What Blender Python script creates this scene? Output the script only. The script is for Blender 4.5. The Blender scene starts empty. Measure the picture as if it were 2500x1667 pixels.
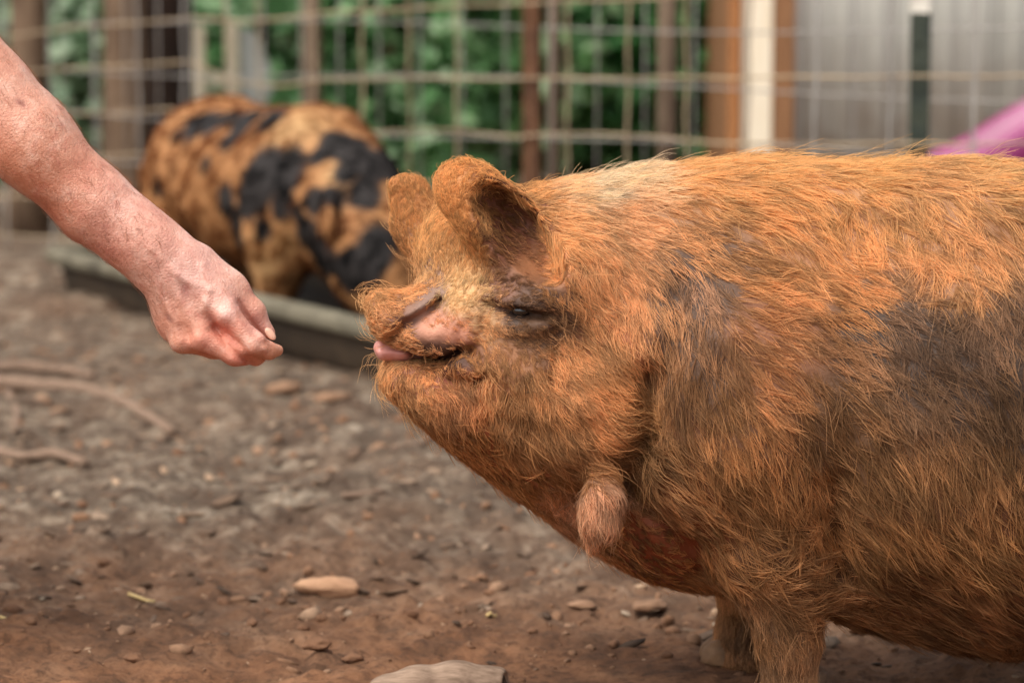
import bpy, math, random
import numpy as np
from mathutils import Vector, Matrix, Euler

random.seed(7)
RNG = np.random.default_rng(11)
SC = bpy.context.scene
COL = SC.collection

# ------------------------------------------------------------------ camera
FPX, CX, CY = 6667.0, 1250.0, 833.5          # focal length and centre in photograph pixels
CAM = np.array([0.0, -3.0, 0.77])
PITCH = math.atan(833.5 / FPX)               # horizon lies on the top edge of the picture
cd = bpy.data.cameras.new('camera')
cam = bpy.data.objects.new('camera', cd); COL.objects.link(cam)
cam.location = CAM.tolist()
cam.rotation_euler = (math.pi / 2 - PITCH, 0, 0)
cd.sensor_width = 36.0; cd.lens = FPX * 36.0 / 2500.0
cd.clip_start = 0.05; cd.clip_end = 600
cd.dof.use_dof = True; cd.dof.focus_distance = 2.86; cd.dof.aperture_fstop = 4.3
SC.camera = cam

# ------------------------------------------------------------------ daylight under a bright overcast sky
SUN_EL, SUN_AZ = math.radians(58), math.radians(-135)   # high, over the photographer's left shoulder
w = bpy.data.worlds.new('World'); SC.world = w; w.use_nodes = True
nt = w.node_tree; nt.nodes.clear()
sky = nt.nodes.new('ShaderNodeTexSky'); sky.sky_type = 'NISHITA'; sky.sun_disc = False
sky.sun_elevation = SUN_EL; sky.sun_rotation = SUN_AZ
sky.dust_density = 4.0; sky.ozone_density = 1.0; sky.air_density = 1.0
hsv = nt.nodes.new('ShaderNodeHueSaturation'); hsv.inputs['Saturation'].default_value = 0.3
bg = nt.nodes.new('ShaderNodeBackground'); bg.inputs['Strength'].default_value = 0.13
out = nt.nodes.new('ShaderNodeOutputWorld')
nt.links.new(sky.outputs[0], hsv.inputs['Color']); nt.links.new(hsv.outputs[0], bg.inputs['Color'])
nt.links.new(bg.outputs[0], out.inputs['Surface'])
ld = bpy.data.lights.new('sun', 'SUN'); ld.energy = 1.5; ld.angle = math.radians(45); ld.color = (1.0, 0.93, 0.82)
sun = bpy.data.objects.new('sun', ld); COL.objects.link(sun)
_d = Vector((math.cos(SUN_EL) * math.sin(SUN_AZ), math.cos(SUN_EL) * math.cos(SUN_AZ), math.sin(SUN_EL)))
sun.rotation_euler = _d.to_track_quat('Z', 'Y').to_euler()
sun.location = (-3, -4, 8)
SC.view_settings.view_transform = 'Standard'; SC.view_settings.look = 'None'
SC.view_settings.gamma = 1.0; SC.view_settings.use_curve_mapping = False
SC.view_settings.exposure = 0.93
SC.render.engine = 'CYCLES'
cy = SC.cycles
cy.max_bounces = 6; cy.diffuse_bounces = 3; cy.glossy_bounces = 2; cy.transmission_bounces = 4
cy.transparent_max_bounces = 4; cy.caustics_reflective = False; cy.caustics_refractive = False
cy.use_denoising = True; cy.denoising_prefilter = 'ACCURATE'
cy.use_adaptive_sampling = False
cy.sample_clamp_indirect = 4.0

# ------------------------------------------------------------------ helpers
S0 = 3.0 / FPX                                # metres per photograph pixel at the pig's mid plane
_cp, _sp = math.cos(PITCH), math.sin(PITCH)

def ray(px, py):
    a, b = (px - CX) / FPX, -(py - CY) / FPX
    return np.array([a, _cp + b * _sp, -_sp + b * _cp])

def P(px, py, Y):
    """point seen at photograph pixel px,py that lies in the upright plane at depth Y"""
    d = ray(px, py); t = (Y - CAM[1]) / d[1]
    return CAM + d * t

def G(px, py, z=0.0):
    """point seen at pixel px,py that lies on the ground"""
    d = ray(px, py); t = (z - CAM[2]) / d[2]
    return CAM + d * t

def lin(c):
    c = np.asarray(c, float) / 255.0
    return np.where(c <= 0.04045, c / 12.92, ((c + 0.055) / 1.055) ** 2.4)

def lin4(c): return tuple(lin(c)) + (1.0,)

def hash3(ix, iy, iz, seed):
    h = (ix.astype(np.uint32) * np.uint32(374761393) + iy.astype(np.uint32) * np.uint32(668265263)
         + iz.astype(np.uint32) * np.uint32(2147483647) + np.uint32(seed * 974711 + 13))
    h = (h ^ (h >> np.uint32(13))) * np.uint32(1274126177)
    h = h ^ (h >> np.uint32(16))
    return (h & np.uint32(0xffff)).astype(np.float32) / 65535.0

def noise3(p, scale=1.0, seed=0):
    """value noise in -1..1 on an (N,3) array"""
    q = np.asarray(p, np.float64) * scale
    i = np.floor(q).astype(np.int64); f = (q - i).astype(np.float32); f = f * f * (3 - 2 * f)
    r = 0.0
    for a in (0, 1):
        wx = f[:, 0] if a else 1 - f[:, 0]
        for b in (0, 1):
            wy = f[:, 1] if b else 1 - f[:, 1]
            for c in (0, 1):
                wz = f[:, 2] if c else 1 - f[:, 2]
                r = r + wx * wy * wz * hash3(i[:, 0] + a, i[:, 1] + b, i[:, 2] + c, seed)
    return r * 2 - 1

def fbm(p, scale, octaves=4, seed=0, gain=0.5):
    r, amp = 0.0, 1.0
    for o in range(octaves):
        r = r + amp * noise3(p, scale * 2 ** o, seed + o * 7); amp *= gain
    return r

def obj(name, verts, faces, mat=None, parent=None, smooth=True, uvattr=None):
    me = bpy.data.meshes.new(name)
    verts = np.asarray(verts, np.float32)
    if isinstance(faces, np.ndarray):
        n, k = faces.shape
        me.vertices.add(len(verts)); me.vertices.foreach_set('co', verts.ravel())
        me.loops.add(n * k); me.loops.foreach_set('vertex_index', faces.astype(np.int32).ravel())
        me.polygons.add(n); me.polygons.foreach_set('loop_start', np.arange(0, n * k, k, dtype=np.int32))
        me.update(calc_edges=True); me.validate()
    else:
        me.from_pydata([tuple(map(float, v)) for v in verts], [], [tuple(map(int, f)) for f in faces])
        me.update()
    if smooth:
        me.polygons.foreach_set('use_smooth', np.ones(len(me.polygons), bool))
    if mat: me.materials.append(mat)
    o = bpy.data.objects.new(name, me); COL.objects.link(o)
    if parent: o.parent = parent
    return o

def empty(name, loc=(0, 0, 0)):
    o = bpy.data.objects.new(name, None); COL.objects.link(o); o.location = tuple(map(float, loc)); o.empty_display_size = 0.1
    return o

def child(o, parent):
    """parent without moving (things' empties are only translated)"""
    o.parent = parent; o.matrix_parent_inverse = Matrix.Translation(parent.location).inverted()
    return o

def tag(o, label=None, cat=None, group=None, kind=None):
    if label: o['label'] = label
    if cat: o['category'] = cat
    if group: o['group'] = group
    if kind: o['kind'] = kind
    return o

def vcol(o, name, rgb):
    a = o.data.attributes.new(name, 'FLOAT_COLOR', 'POINT')
    c = np.ones((len(rgb), 4), np.float32); c[:, :3] = rgb
    a.data.foreach_set('color', c.ravel())

class NB:
    """small node builder"""
    def __init__(s, name):
        s.m = bpy.data.materials.new(name); s.m.use_nodes = True
        s.t = s.m.node_tree; s.b = s.t.nodes['Principled BSDF']
        s.tc = s.t.nodes.new('ShaderNodeTexCoord')
    def n(s, kind, **kw):
        x = s.t.nodes.new('ShaderNode' + kind)
        for k, v in kw.items():
            if k.startswith('i_'): x.inputs[k[2:].replace('_', ' ')].default_value = v
            else: setattr(x, k, v)
        return x
    def l(s, a, b): s.t.links.new(a, b)
    def noise(s, scale, detail=4, rough=0.55, vec=None, stretch=None):
        x = s.n('TexNoise'); x.inputs['Scale'].default_value = scale
        x.inputs['Detail'].default_value = detail; x.inputs['Roughness'].default_value = rough
        v = vec or s.tc.outputs['Object']
        if stretch:
            mp = s.n('Mapping'); mp.inputs['Scale'].default_value = stretch; s.l(v, mp.inputs['Vector']); v = mp.outputs[0]
        s.l(v, x.inputs['Vector']); return x.outputs['Fac']
    def ramp(s, fac, stops):
        x = s.n('ValToRGB'); e = x.color_ramp.elements
        while len(e) < len(stops): e.new(0.5)
        for q, (p, c) in zip(e, stops):
            q.position = p; q.color = c if len(c) == 4 else tuple(c) + (1,)
        s.l(fac, x.inputs[0]); return x.outputs[0]
    def mix(s, fac, a, b, mode='MIX'):
        x = s.n('MixRGB', blend_type=mode)
        for sock, v in ((x.inputs[0], fac), (x.inputs[1], a), (x.inputs[2], b)):
            if isinstance(v, (int, float)): sock.default_value = v
            elif isinstance(v, tuple): sock.default_value = v if len(v) == 4 else v + (1,)
            else: s.l(v, sock)
        return x.outputs[0]
    def bump(s, h, strength=0.3, dist=0.01):
        x = s.n('Bump'); x.inputs['Strength'].default_value = strength; x.inputs['Distance'].default_value = dist
        s.l(h, x.inputs['Height']); s.l(x.outputs[0], s.b.inputs['Normal'])
    def done(s, color=None, rough=0.7, spec=0.3):
        if color is not None:
            if isinstance(color, tuple): s.b.inputs['Base Color'].default_value = color if len(color) == 4 else color + (1,)
            else: s.l(color, s.b.inputs['Base Color'])
        s.b.inputs['Roughness'].default_value = rough
        s.b.inputs['Specular IOR Level'].default_value = spec
        return s.m

def noisy(name, c1, c2, scale=8, rough=0.75, bump=0.3, bscale=40, bdist=0.004, stretch=None, spec=0.25, c3=None):
    b = NB(name)
    f = b.noise(scale, 5, 0.6, stretch=stretch)
    stops = [(0.3, lin4(c1)), (0.7, lin4(c2))] if c3 is None else [(0.3, lin4(c1)), (0.55, lin4(c2)), (0.75, lin4(c3))]
    col = b.ramp(f, stops)
    b.bump(b.noise(bscale, 4, 0.6, stretch=stretch), bump, bdist)
    return b.done(col, rough, spec)

# ---- implicit surfaces: smooth unions of ellipsoids and tapered limbs, meshed with surface nets
class Field:
    def __init__(s, lo, hi, vox):
        s.lo = np.array(lo, float); s.v = vox
        n = np.ceil((np.array(hi) - s.lo) / vox).astype(int) + 1
        s.F = np.full(n, 1.0, np.float32)
        s.ax = [(s.lo[i] + np.arange(n[i]) * vox).astype(np.float32) for i in range(3)]
    def box(s, lo, hi):
        sl = []
        for i in range(3):
            a = int(np.clip(np.floor((lo[i] - s.lo[i]) / s.v), 0, s.F.shape[i]))
            b = int(np.clip(np.ceil((hi[i] - s.lo[i]) / s.v) + 1, 0, s.F.shape[i]))
            sl.append(slice(a, b))
        return tuple(sl), np.meshgrid(*[s.ax[i][sl[i]] for i in range(3)], indexing='ij', sparse=True)
    def _put(s, sl, d, k, sub):
        f = s.F[sl]
        if sub: f, d = -f, d
        h = np.maximum(k - np.abs(f - d), 0) / k
        r = np.minimum(f, d) - h * h * k * 0.25
        s.F[sl] = -r if sub else r
    def ell(s, c, r, R=None, k=0.03, sub=False):
        c = np.asarray(c, float); r = np.asarray(r, float); m = r.max() + k + 0.05
        sl, (x, y, z) = s.box(c - m, c + m)
        if 0 in s.F[sl].shape: return
        x, y, z = x - c[0], y - c[1], z - c[2]
        R = np.eye(3) if R is None else np.asarray(R)
        k0 = k1 = 0
        for i in range(3):
            q = (R[0, i] * x + R[1, i] * y + R[2, i] * z) / r[i]
            k0 = k0 + q * q; k1 = k1 + (q / r[i]) ** 2
        k0 = np.sqrt(k0); k1 = np.sqrt(k1) + 1e-6
        s._put(sl, (k0 * (k0 - 1) / k1).astype(np.float32), k, sub)
    def cone(s, a, b, ra, rb, k=0.02, sub=False, flat=None):
        a = np.asarray(a, float); b = np.asarray(b, float); m = max(ra, rb) + k + 0.05
        sl, (x, y, z) = s.box(np.minimum(a, b) - m, np.maximum(a, b) + m)
        if 0 in s.F[sl].shape: return
        ba = b - a; L = float(ba @ ba) + 1e-9
        x, y, z = x - a[0], y - a[1], z - a[2]
        t = np.clip((x * ba[0] + y * ba[1] + z * ba[2]) / L, 0, 1)
        dx, dy, dz = x - t * ba[0], y - t * ba[1], z - t * ba[2]
        if flat is not None: dy = dy * flat
        d = np.sqrt(dx * dx + dy * dy + dz * dz) - (ra + (rb - ra) * t)
        s._put(sl, d.astype(np.float32), k, sub)
    def chain(s, pts, rs, k=0.02, **kw):
        for i in range(len(pts) - 1): s.cone(pts[i], pts[i + 1], rs[i], rs[i + 1], k, **kw)
    def stroke(s, pts, width, amp, ylim, soft=0.02):
        """press (amp>0) or raise (amp<0) the side surface along a line given in X,Z; only where Y < ylim"""
        pts = np.asarray(pts, float); m = width * 3
        lo = np.array([pts[:, 0].min() - m, s.lo[1], pts[:, 2].min() - m]); hi = np.array([pts[:, 0].max() + m, ylim + 3 * soft, pts[:, 2].max() + m])
        sl, (x, y, z) = s.box(lo, hi)
        if 0 in s.F[sl].shape: return
        d2 = 1e9
        if len(pts) == 1: d2 = (x - pts[0, 0]) ** 2 + (z - pts[0, 2]) ** 2
        for i in range(len(pts) - 1):
            a, b = pts[i], pts[i + 1]; bx, bz = b[0] - a[0], b[2] - a[2]
            t = np.clip(((x - a[0]) * bx + (z - a[2]) * bz) / (bx * bx + bz * bz + 1e-9), 0, 1)
            d2 = np.minimum(d2, (x - a[0] - t * bx) ** 2 + (z - a[2] - t * bz) ** 2)
        msk = 1 / (1 + np.exp(np.clip((y - ylim) / soft * 4, -30, 30)))
        s.F[sl] += (amp * np.exp(-d2 / width ** 2) * msk).astype(np.float32)
    def wobble(s, scale, amp, seed=0, octaves=2):
        idx = np.argwhere(np.abs(s.F) < 0.05)
        p = s.lo + idx * s.v
        s.F[tuple(idx.T)] += (amp * fbm(p, scale, octaves, seed)).astype(np.float32)
    def smooth(s, n=1):
        for _ in range(n):
            for ax in range(3):
                f = s.F; r = f.copy()
                a = [slice(None)] * 3; b = [slice(None)] * 3; c = [slice(None)] * 3
                a[ax] = slice(0, -2); b[ax] = slice(1, -1); c[ax] = slice(2, None)
                r[tuple(b)] = 0.25 * f[tuple(a)] + 0.5 * f[tuple(b)] + 0.25 * f[tuple(c)]
                s.F = r
    def sample(s, p):
        q = (np.asarray(p) - s.lo) / s.v
        q = np.clip(q, 0, np.array(s.F.shape) - 1.001)
        i = q.astype(np.int32); f = (q - i).astype(np.float32); r = 0
        for a in (0, 1):
            for b in (0, 1):
                for c in (0, 1):
                    wt = (f[:, 0] if a else 1 - f[:, 0]) * (f[:, 1] if b else 1 - f[:, 1]) * (f[:, 2] if c else 1 - f[:, 2])
                    r = r + wt * s.F[i[:, 0] + a, i[:, 1] + b, i[:, 2] + c]
        return r
    def grad(s, p):
        e = s.v; g = np.empty((len(p), 3), np.float32)
        for i in range(3):
            o = np.zeros(3); o[i] = e
            g[:, i] = (s.sample(p + o) - s.sample(p - o)) / (2 * e)
        return g
    def normal(s, p):
        g = s.grad(p); return g / (np.linalg.norm(g, axis=1, keepdims=True) + 1e-9)
    def mesh(s):
        F = s.F; neg = F < 0
        n = np.array(F.shape); c = neg[:-1, :-1, :-1].astype(np.int8)
        tot = np.zeros(n - 1, np.int8)
        for a in (0, 1):
            for b in (0, 1):
                for d in (0, 1):
                    tot += neg[a:n[0] - 1 + a, b:n[1] - 1 + b, d:n[2] - 1 + d]
        act = np.argwhere((tot > 0) & (tot < 8))
        vid = np.full(n - 1, -1, np.int32); vid[tuple(act.T)] = np.arange(len(act))
        cor = {}
        for a in (0, 1):
            for b in (0, 1):
                for d in (0, 1):
                    cor[a, b, d] = F[act[:, 0] + a, act[:, 1] + b, act[:, 2] + d]
        acc = np.zeros((len(act), 3)); cnt = np.zeros(len(act))
        for a in cor:
            for ax in range(3):
                if a[ax]: continue
                b = list(a); b[ax] = 1; b = tuple(b)
                f0, f1 = cor[a], cor[b]; x = (f0 < 0) != (f1 < 0)
                t = np.where(x, f0 / np.where(x, f0 - f1, 1), 0)
                pos = np.tile(np.array(a, float), (len(act), 1)); pos[:, ax] = t
                acc[x] += pos[x]; cnt += x
        V = s.lo + (act + acc / cnt[:, None]) * s.v
        Q = []
        for ax in range(3):
            lo = [slice(0, -1)] * 3; hi = [slice(0, -1)] * 3
            lo[ax] = slice(0, n[ax] - 1); hi[ax] = slice(1, n[ax])
            o1, o2 = [(1, 2), (2, 0), (0, 1)][ax]
            e = np.argwhere(neg[tuple(lo)] != neg[tuple(hi)])
            e = e[(e[:, o1] > 0) & (e[:, o2] > 0)]
            out = neg[tuple(e.T)]
            def cell(d1, d2):
                q = e.copy(); q[:, o1] -= d1; q[:, o2] -= d2
                return vid[tuple(q.T)]
            quad = np.stack([cell(1, 1), cell(0, 1), cell(0, 0), cell(1, 0)], 1)
            quad[~out] = quad[~out][:, ::-1]
            Q.append(quad)
        Q = np.concatenate(Q); Q = Q[(Q >= 0).all(1)]
        return V, Q

def scatter(V, Q, n, wfun=None, rng=RNG):
    """n random surface points, weighted"""
    T = np.concatenate([Q[:, [0, 1, 2]], Q[:, [0, 2, 3]]])
    a, b, c = V[T[:, 0]], V[T[:, 1]], V[T[:, 2]]
    ar = np.linalg.norm(np.cross(b - a, c - a), axis=1)
    if wfun is not None: ar = ar * wfun((a + b + c) / 3)
    cs = np.cumsum(ar); i = np.searchsorted(cs, rng.random(n) * cs[-1]); i = np.minimum(i, len(T) - 1)
    r1 = np.sqrt(rng.random(n))[:, None]; r2 = rng.random(n)[:, None]
    return a[i] * (1 - r1) + b[i] * r1 * (1 - r2) + c[i] * r1 * r2

def unit(v): return v / (np.linalg.norm(v, axis=-1, keepdims=True) + 1e-9)

def fur(name, field, roots, flow, length, lift, color, rad, kids, spread, clump, mat, parent, K=6, frizz=0.12, seed=3, gap=0.0):
    """tufts of strands that follow the skin; one curves object"""
    rng = np.random.default_rng(seed)
    M = len(roots)
    p = roots - field.sample(roots)[:, None] * field.normal(roots)
    n = field.normal(p); path = [p]
    wander = unit(rng.normal(size=(M, 3)))
    for i in range(1, K):
        s = i / (K - 1)
        nn = field.normal(p)
        d = flow - (flow * nn).sum(1, keepdims=True) * nn
        d = unit(unit(d) + wander * frizz * (0.4 + s))
        up = (lift * (1.25 - 1.5 * s))[:, None]
        d = unit(d + nn * up); d[:, 2] -= 0.10 * s
        p = p + d * (length / (K - 1))[:, None]
        f = field.sample(p); push = np.maximum(0.0012 + gap - f, 0)[:, None]
        p = p + nn * push
        path.append(p)
    path = np.stack(path, 1)                               # M,K,3
    off = rng.normal(size=(M, kids, 3)) * spread[:, None, None]
    off -= (off * n[:, None]).sum(2, keepdims=True) * n[:, None]
    rk = (path[:, 0][:, None] + off).reshape(-1, 3)
    for _ in range(2):
        g = field.grad(rk); rk = rk - field.sample(rk)[:, None] * g / ((g * g).sum(1, keepdims=True) + 1e-6)
    rk = rk.reshape(M, kids, 3)
    s = np.linspace(0, 1, K)[None, None, :, None]
    lk = rng.uniform(0.65, 1.1, (M, kids, 1, 1))
    rel = (path - path[:, :1])[:, None] * lk
    cl = clump[:, None, None, None]
    jit = rng.normal(size=(M, kids, 1, 3)) * (length[:, None, None, None] * 0.07)
    o0 = (rk - path[:, 0][:, None])[:, :, None]
    ps = path[:, 0][:, None, None] + o0 * (1 - cl * s ** 0.8) + rel + jit * s ** 1.5
    N = M * kids
    ps = ps.reshape(N, K, 3).astype(np.float32)
    cdta = bpy.data.hair_curves.new(name)
    cdta.add_curves([K] * N)
    cdta.attributes['position'].data.foreach_set('vector', ps.ravel()) if 'position' in cdta.attributes else cdta.points.foreach_set('position', ps.ravel())
    ra = cdta.attributes.get('radius') or cdta.attributes.new('radius', 'FLOAT', 'POINT')
    prof = np.array([1.0, 1.0, 0.95, 0.85, 0.65, 0.3]) if K == 6 else np.linspace(1, 0.3, K)
    rr = (np.repeat(rad, kids)[:, None] * rng.uniform(0.7, 1.2, (N, 1)) * prof[None]).astype(np.float32)
    ra.data.foreach_set('value', rr.ravel())
    ca = cdta.attributes.new('coat', 'FLOAT_COLOR', 'CURVE')
    cc = np.repeat(color * rng.uniform(0.62, 1.3, (M, 1)), kids, 0) * rng.uniform(0.65, 1.3, (N, 1))
    cc = cc * np.minimum(1, 0.92 / cc.max(1, keepdims=True))          # keep the hue of the palest strands
    c4 = np.ones((N, 4), np.float32); c4[:, :3] = np.clip(cc, 0.003, 0.95)
    ca.data.foreach_set('color', c4.ravel())
    cdta.materials.append(mat)
    o = bpy.data.objects.new(name, cdta); COL.objects.link(o)
    if parent: child(o, parent)
    return o

def hair_mat(name, rough=0.5, sat=1.0):
    m = bpy.data.materials.new(name); m.use_nodes = True; t = m.node_tree; t.nodes.clear()
    a = t.nodes.new('ShaderNodeAttribute'); a.attribute_name = 'coat'
    h = t.nodes.new('ShaderNodeBsdfPrincipled'); h.inputs['Roughness'].default_value = rough
    h.inputs['Specular IOR Level'].default_value = 0.25
    hi = t.nodes.new('ShaderNodeHairInfo')
    mx = t.nodes.new('ShaderNodeMixRGB'); mx.blend_type = 'MULTIPLY'; mx.inputs[0].default_value = 1.0
    rp = t.nodes.new('ShaderNodeValToRGB'); e = rp.color_ramp.elements      # darker roots, sun-bleached tips
    e[0].position = 0.0; e[0].color = (0.72, 0.66, 0.62, 1); e[1].position = 0.8; e[1].color = (1.1, 1.08, 1.06, 1)
    o = t.nodes.new('ShaderNodeOutputMaterial')
    t.links.new(hi.outputs['Intercept'], rp.inputs[0])
    t.links.new(a.outputs['Color'], mx.inputs[1]); t.links.new(rp.outputs[0], mx.inputs[2])
    tr = t.nodes.new('ShaderNodeBsdfTranslucent'); ms = t.nodes.new('ShaderNodeMixShader'); ms.inputs[0].default_value = 0.48
    t.links.new(mx.outputs[0], h.inputs['Base Color']); t.links.new(mx.outputs[0], tr.inputs['Color'])
    t.links.new(h.outputs[0], ms.inputs[1]); t.links.new(tr.outputs[0], ms.inputs[2]); t.links.new(ms.outputs[0], o.inputs['Surface'])
    return m

def anchors(tab, p, ncol0, power=2.0, Yref=-0.18, radius=60.0):
    """smooth interpolation of table rows (px, py, values...) over side-on positions"""
    t = np.array([r[:2] for r in tab], float)
    w3 = np.array([P(a, b, Yref) for a, b in t])[:, [0, 2]]
    val = np.array([r[2:] for r in tab], float)
    q = np.asarray(p)[:, [0, 2]]
    res = np.zeros((len(q), val.shape[1])); ws = np.zeros(len(q))
    for i in range(len(t)):
        d2 = ((q - w3[i]) ** 2).sum(1)
        wt = 1.0 / (d2 + (radius * S0 * 0.5) ** 2) ** power
        res += wt[:, None] * val[i]; ws += wt
    return res / ws[:, None]

def tube(pts, rad, sides=6, cap=True):
    pts = np.asarray(pts, float); n = len(pts); rad = np.broadcast_to(np.asarray(rad, float), (n,))
    V, Fc = [], []
    for i in range(n):
        t = unit(pts[min(i + 1, n - 1)] - pts[max(i - 1, 0)])
        a = np.array([0, 0, 1.0]) if abs(t[2]) < 0.9 else np.array([1.0, 0, 0])
        u = unit(np.cross(t, a)); v = np.cross(t, u)
        for j in range(sides):
            an = 2 * math.pi * j / sides
            V.append(pts[i] + rad[i] * (math.cos(an) * u + math.sin(an) * v))
    for i in range(n - 1):
        for j in range(sides):
            k = (j + 1) % sides
            Fc.append((i * sides + j, i * sides + k, (i + 1) * sides + k, (i + 1) * sides + j))
    if cap:
        Fc.append(tuple(range(sides))[::-1]); Fc.append(tuple((n - 1) * sides + j for j in range(sides)))
    return V, Fc

def boxm(c, size, bev=0.0, R=None):
    """bevelled box, as vertices and faces"""
    c = np.asarray(c, float); h = np.asarray(size, float) / 2; b = min(bev, h.min() * 0.9)
    if b <= 0:
        V = np.array([[x, y, z] for x in (-1, 1) for y in (-1, 1) for z in (-1, 1)]) * h
        F = [(0, 1, 3, 2), (4, 6, 7, 5), (0, 4, 5, 1), (2, 3, 7, 6), (0, 2, 6, 4), (1, 5, 7, 3)]
    else:
        V, F, idx = [], [], {}
        for s in [(x, y, z) for x in (-1, 1) for y in (-1, 1) for z in (-1, 1)]:
            for a in range(3):
                v = np.array(s) * (h - b); v[a] = s[a] * h[a]; idx[s, a] = len(V); V.append(v)
        for a in range(3):
            o1, o2 = (a + 1) % 3, (a + 2) % 3
            for sg in (-1, 1):
                q = []
                for s1, s2 in ((-1, -1), (1, -1), (1, 1), (-1, 1)):
                    t = [0, 0, 0]; t[a] = sg; t[o1] = s1; t[o2] = s2; q.append(idx[tuple(t), a])
                F.append(tuple(q if sg > 0 else q[::-1]))
            for s1 in (-1, 1):
                for s2 in (-1, 1):
                    t0 = [0, 0, 0]; t0[o1] = s1; t0[o2] = s2; t0[a] = -1; t1 = list(t0); t1[a] = 1
                    q = [idx[tuple(t0), o1], idx[tuple(t1), o1], idx[tuple(t1), o2], idx[tuple(t0), o2]]
                    F.append(tuple(q if s1 * s2 < 0 else q[::-1]))
        for s in [(x, y, z) for x in (-1, 1) for y in (-1, 1) for z in (-1, 1)]:
            q = [idx[s, 0], idx[s, 1], idx[s, 2]]
            F.append(tuple(q if s[0] * s[1] * s[2] > 0 else q[::-1]))
        V = np.array(V)
    if R is not None: V = V @ np.asarray(R).T
    return V + c, F

def rotY(deg):   # turn in the picture plane (about the view axis): positive tilts the right side down
    a = math.radians(deg); c, s = math.cos(a), math.sin(a)
    return np.array([[c, 0, s], [0, 1, 0], [-s, 0, c]])
def rotZ(deg):
    a = math.radians(deg); c, s = math.cos(a), math.sin(a)
    return np.array([[c, -s, 0], [s, c, 0], [0, 0, 1]])
def rotX(deg):
    a = math.radians(deg); c, s = math.cos(a), math.sin(a)
    return np.array([[1, 0, 0], [0, c, -s], [0, s, c]])
# ================================================================== ground
def ground_h(xy):
    p = np.concatenate([xy, np.zeros((len(xy), 1))], 1)
    near = np.exp(-(np.maximum(np.abs(xy[:, 0]) - 2.5, 0) ** 2 + np.maximum(np.abs(xy[:, 1] - 2) - 3.5, 0) ** 2) / 4)
    h = 0.022 * fbm(p, 1.3, 2, 50) + near * (0.018 * fbm(p, 5, 3, 60) + 0.012 * np.abs(fbm(p, 22, 3, 70)) + 0.003 * fbm(p, 80, 2, 80))
    # trampled flat where the animals, the trough and the squatting person stand
    for cx, cy, r in ((0.1, 0.0, 0.25), (-0.58, 3.0, 0.6), (0.85, 0.0, 0.3), (-0.95, 0.1, 0.3)):
        h = h * (1 - 0.85 * np.exp(-((xy[:, 0] - cx) ** 2 + (xy[:, 1] - cy) ** 2) / r ** 2))
    return h - 0.006

def build_ground():
    def axis(a, b, n, far):
        core = np.linspace(a, b, n); k = np.geomspace(0.05, far, 26)
        return np.concatenate([a - k[::-1], core, b + k])
    xs = axis(-1.35, 1.25, 430, 250); ys = axis(-0.35, 5.2, 620, 250)
    X, Y = np.meshgrid(xs, ys, indexing='ij'); xy = np.stack([X.ravel(), Y.ravel()], 1)
    V = np.concatenate([xy, ground_h(xy)[:, None]], 1)
    i = np.arange(len(xs) * len(ys)).reshape(len(xs), len(ys))
    Q = np.stack([i[:-1, :-1].ravel(), i[1:, :-1].ravel(), i[1:, 1:].ravel(), i[:-1, 1:].ravel()], 1)
    b = NB('earth')
    red = b.ramp(b.noise(9, 8, 0.7), [(0.28, lin4([84, 57, 41])), (0.5, lin4([134, 94, 67])), (0.75, lin4([166, 123, 92]))])
    gry = b.ramp(b.noise(14, 8, 0.72), [(0.32, lin4([62, 52, 43])), (0.5, lin4([106, 91, 77])), (0.68, lin4([162, 147, 128]))])
    sep = b.n('SeparateXYZ'); b.l(b.tc.outputs['Object'], sep.inputs[0])
    mr = b.n('MapRange'); mr.inputs[1].default_value = 0.10; mr.inputs[2].default_value = 1.1
    b.l(sep.outputs[1], mr.inputs[0])
    ad = b.n('Math', operation='ADD'); b.l(mr.outputs[0], ad.inputs[0])
    mu = b.n('Math', operation='MULTIPLY_ADD'); b.l(b.noise(2.2, 4), mu.inputs[0]); mu.inputs[1].default_value = 1.3; mu.inputs[2].default_value = -0.65
    b.l(mu.outputs[0], ad.inputs[1]); ad.use_clamp = True
    c = b.mix(ad.outputs[0], red, gry)
    c = b.mix(b.ramp(b.noise(15, 4, 0.65, stretch=(0.8, 0.5, 1)), [(0.36, (0.65,) * 3), (0.54, (0,) * 3)]), c, tuple(lin([74, 56, 44])))
    c = b.mix(b.ramp(b.noise(70, 4, 0.7), [(0.36, (0.55,) * 3), (0.5, (0,) * 3)]), c, tuple(lin([62, 44, 34])))
    b.bump(b.noise(110, 8, 0.7), 0.7, 0.008)
    tag(obj('ground', V, Q, b.done(c, 0.9, 0.15)), kind='structure')

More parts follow.
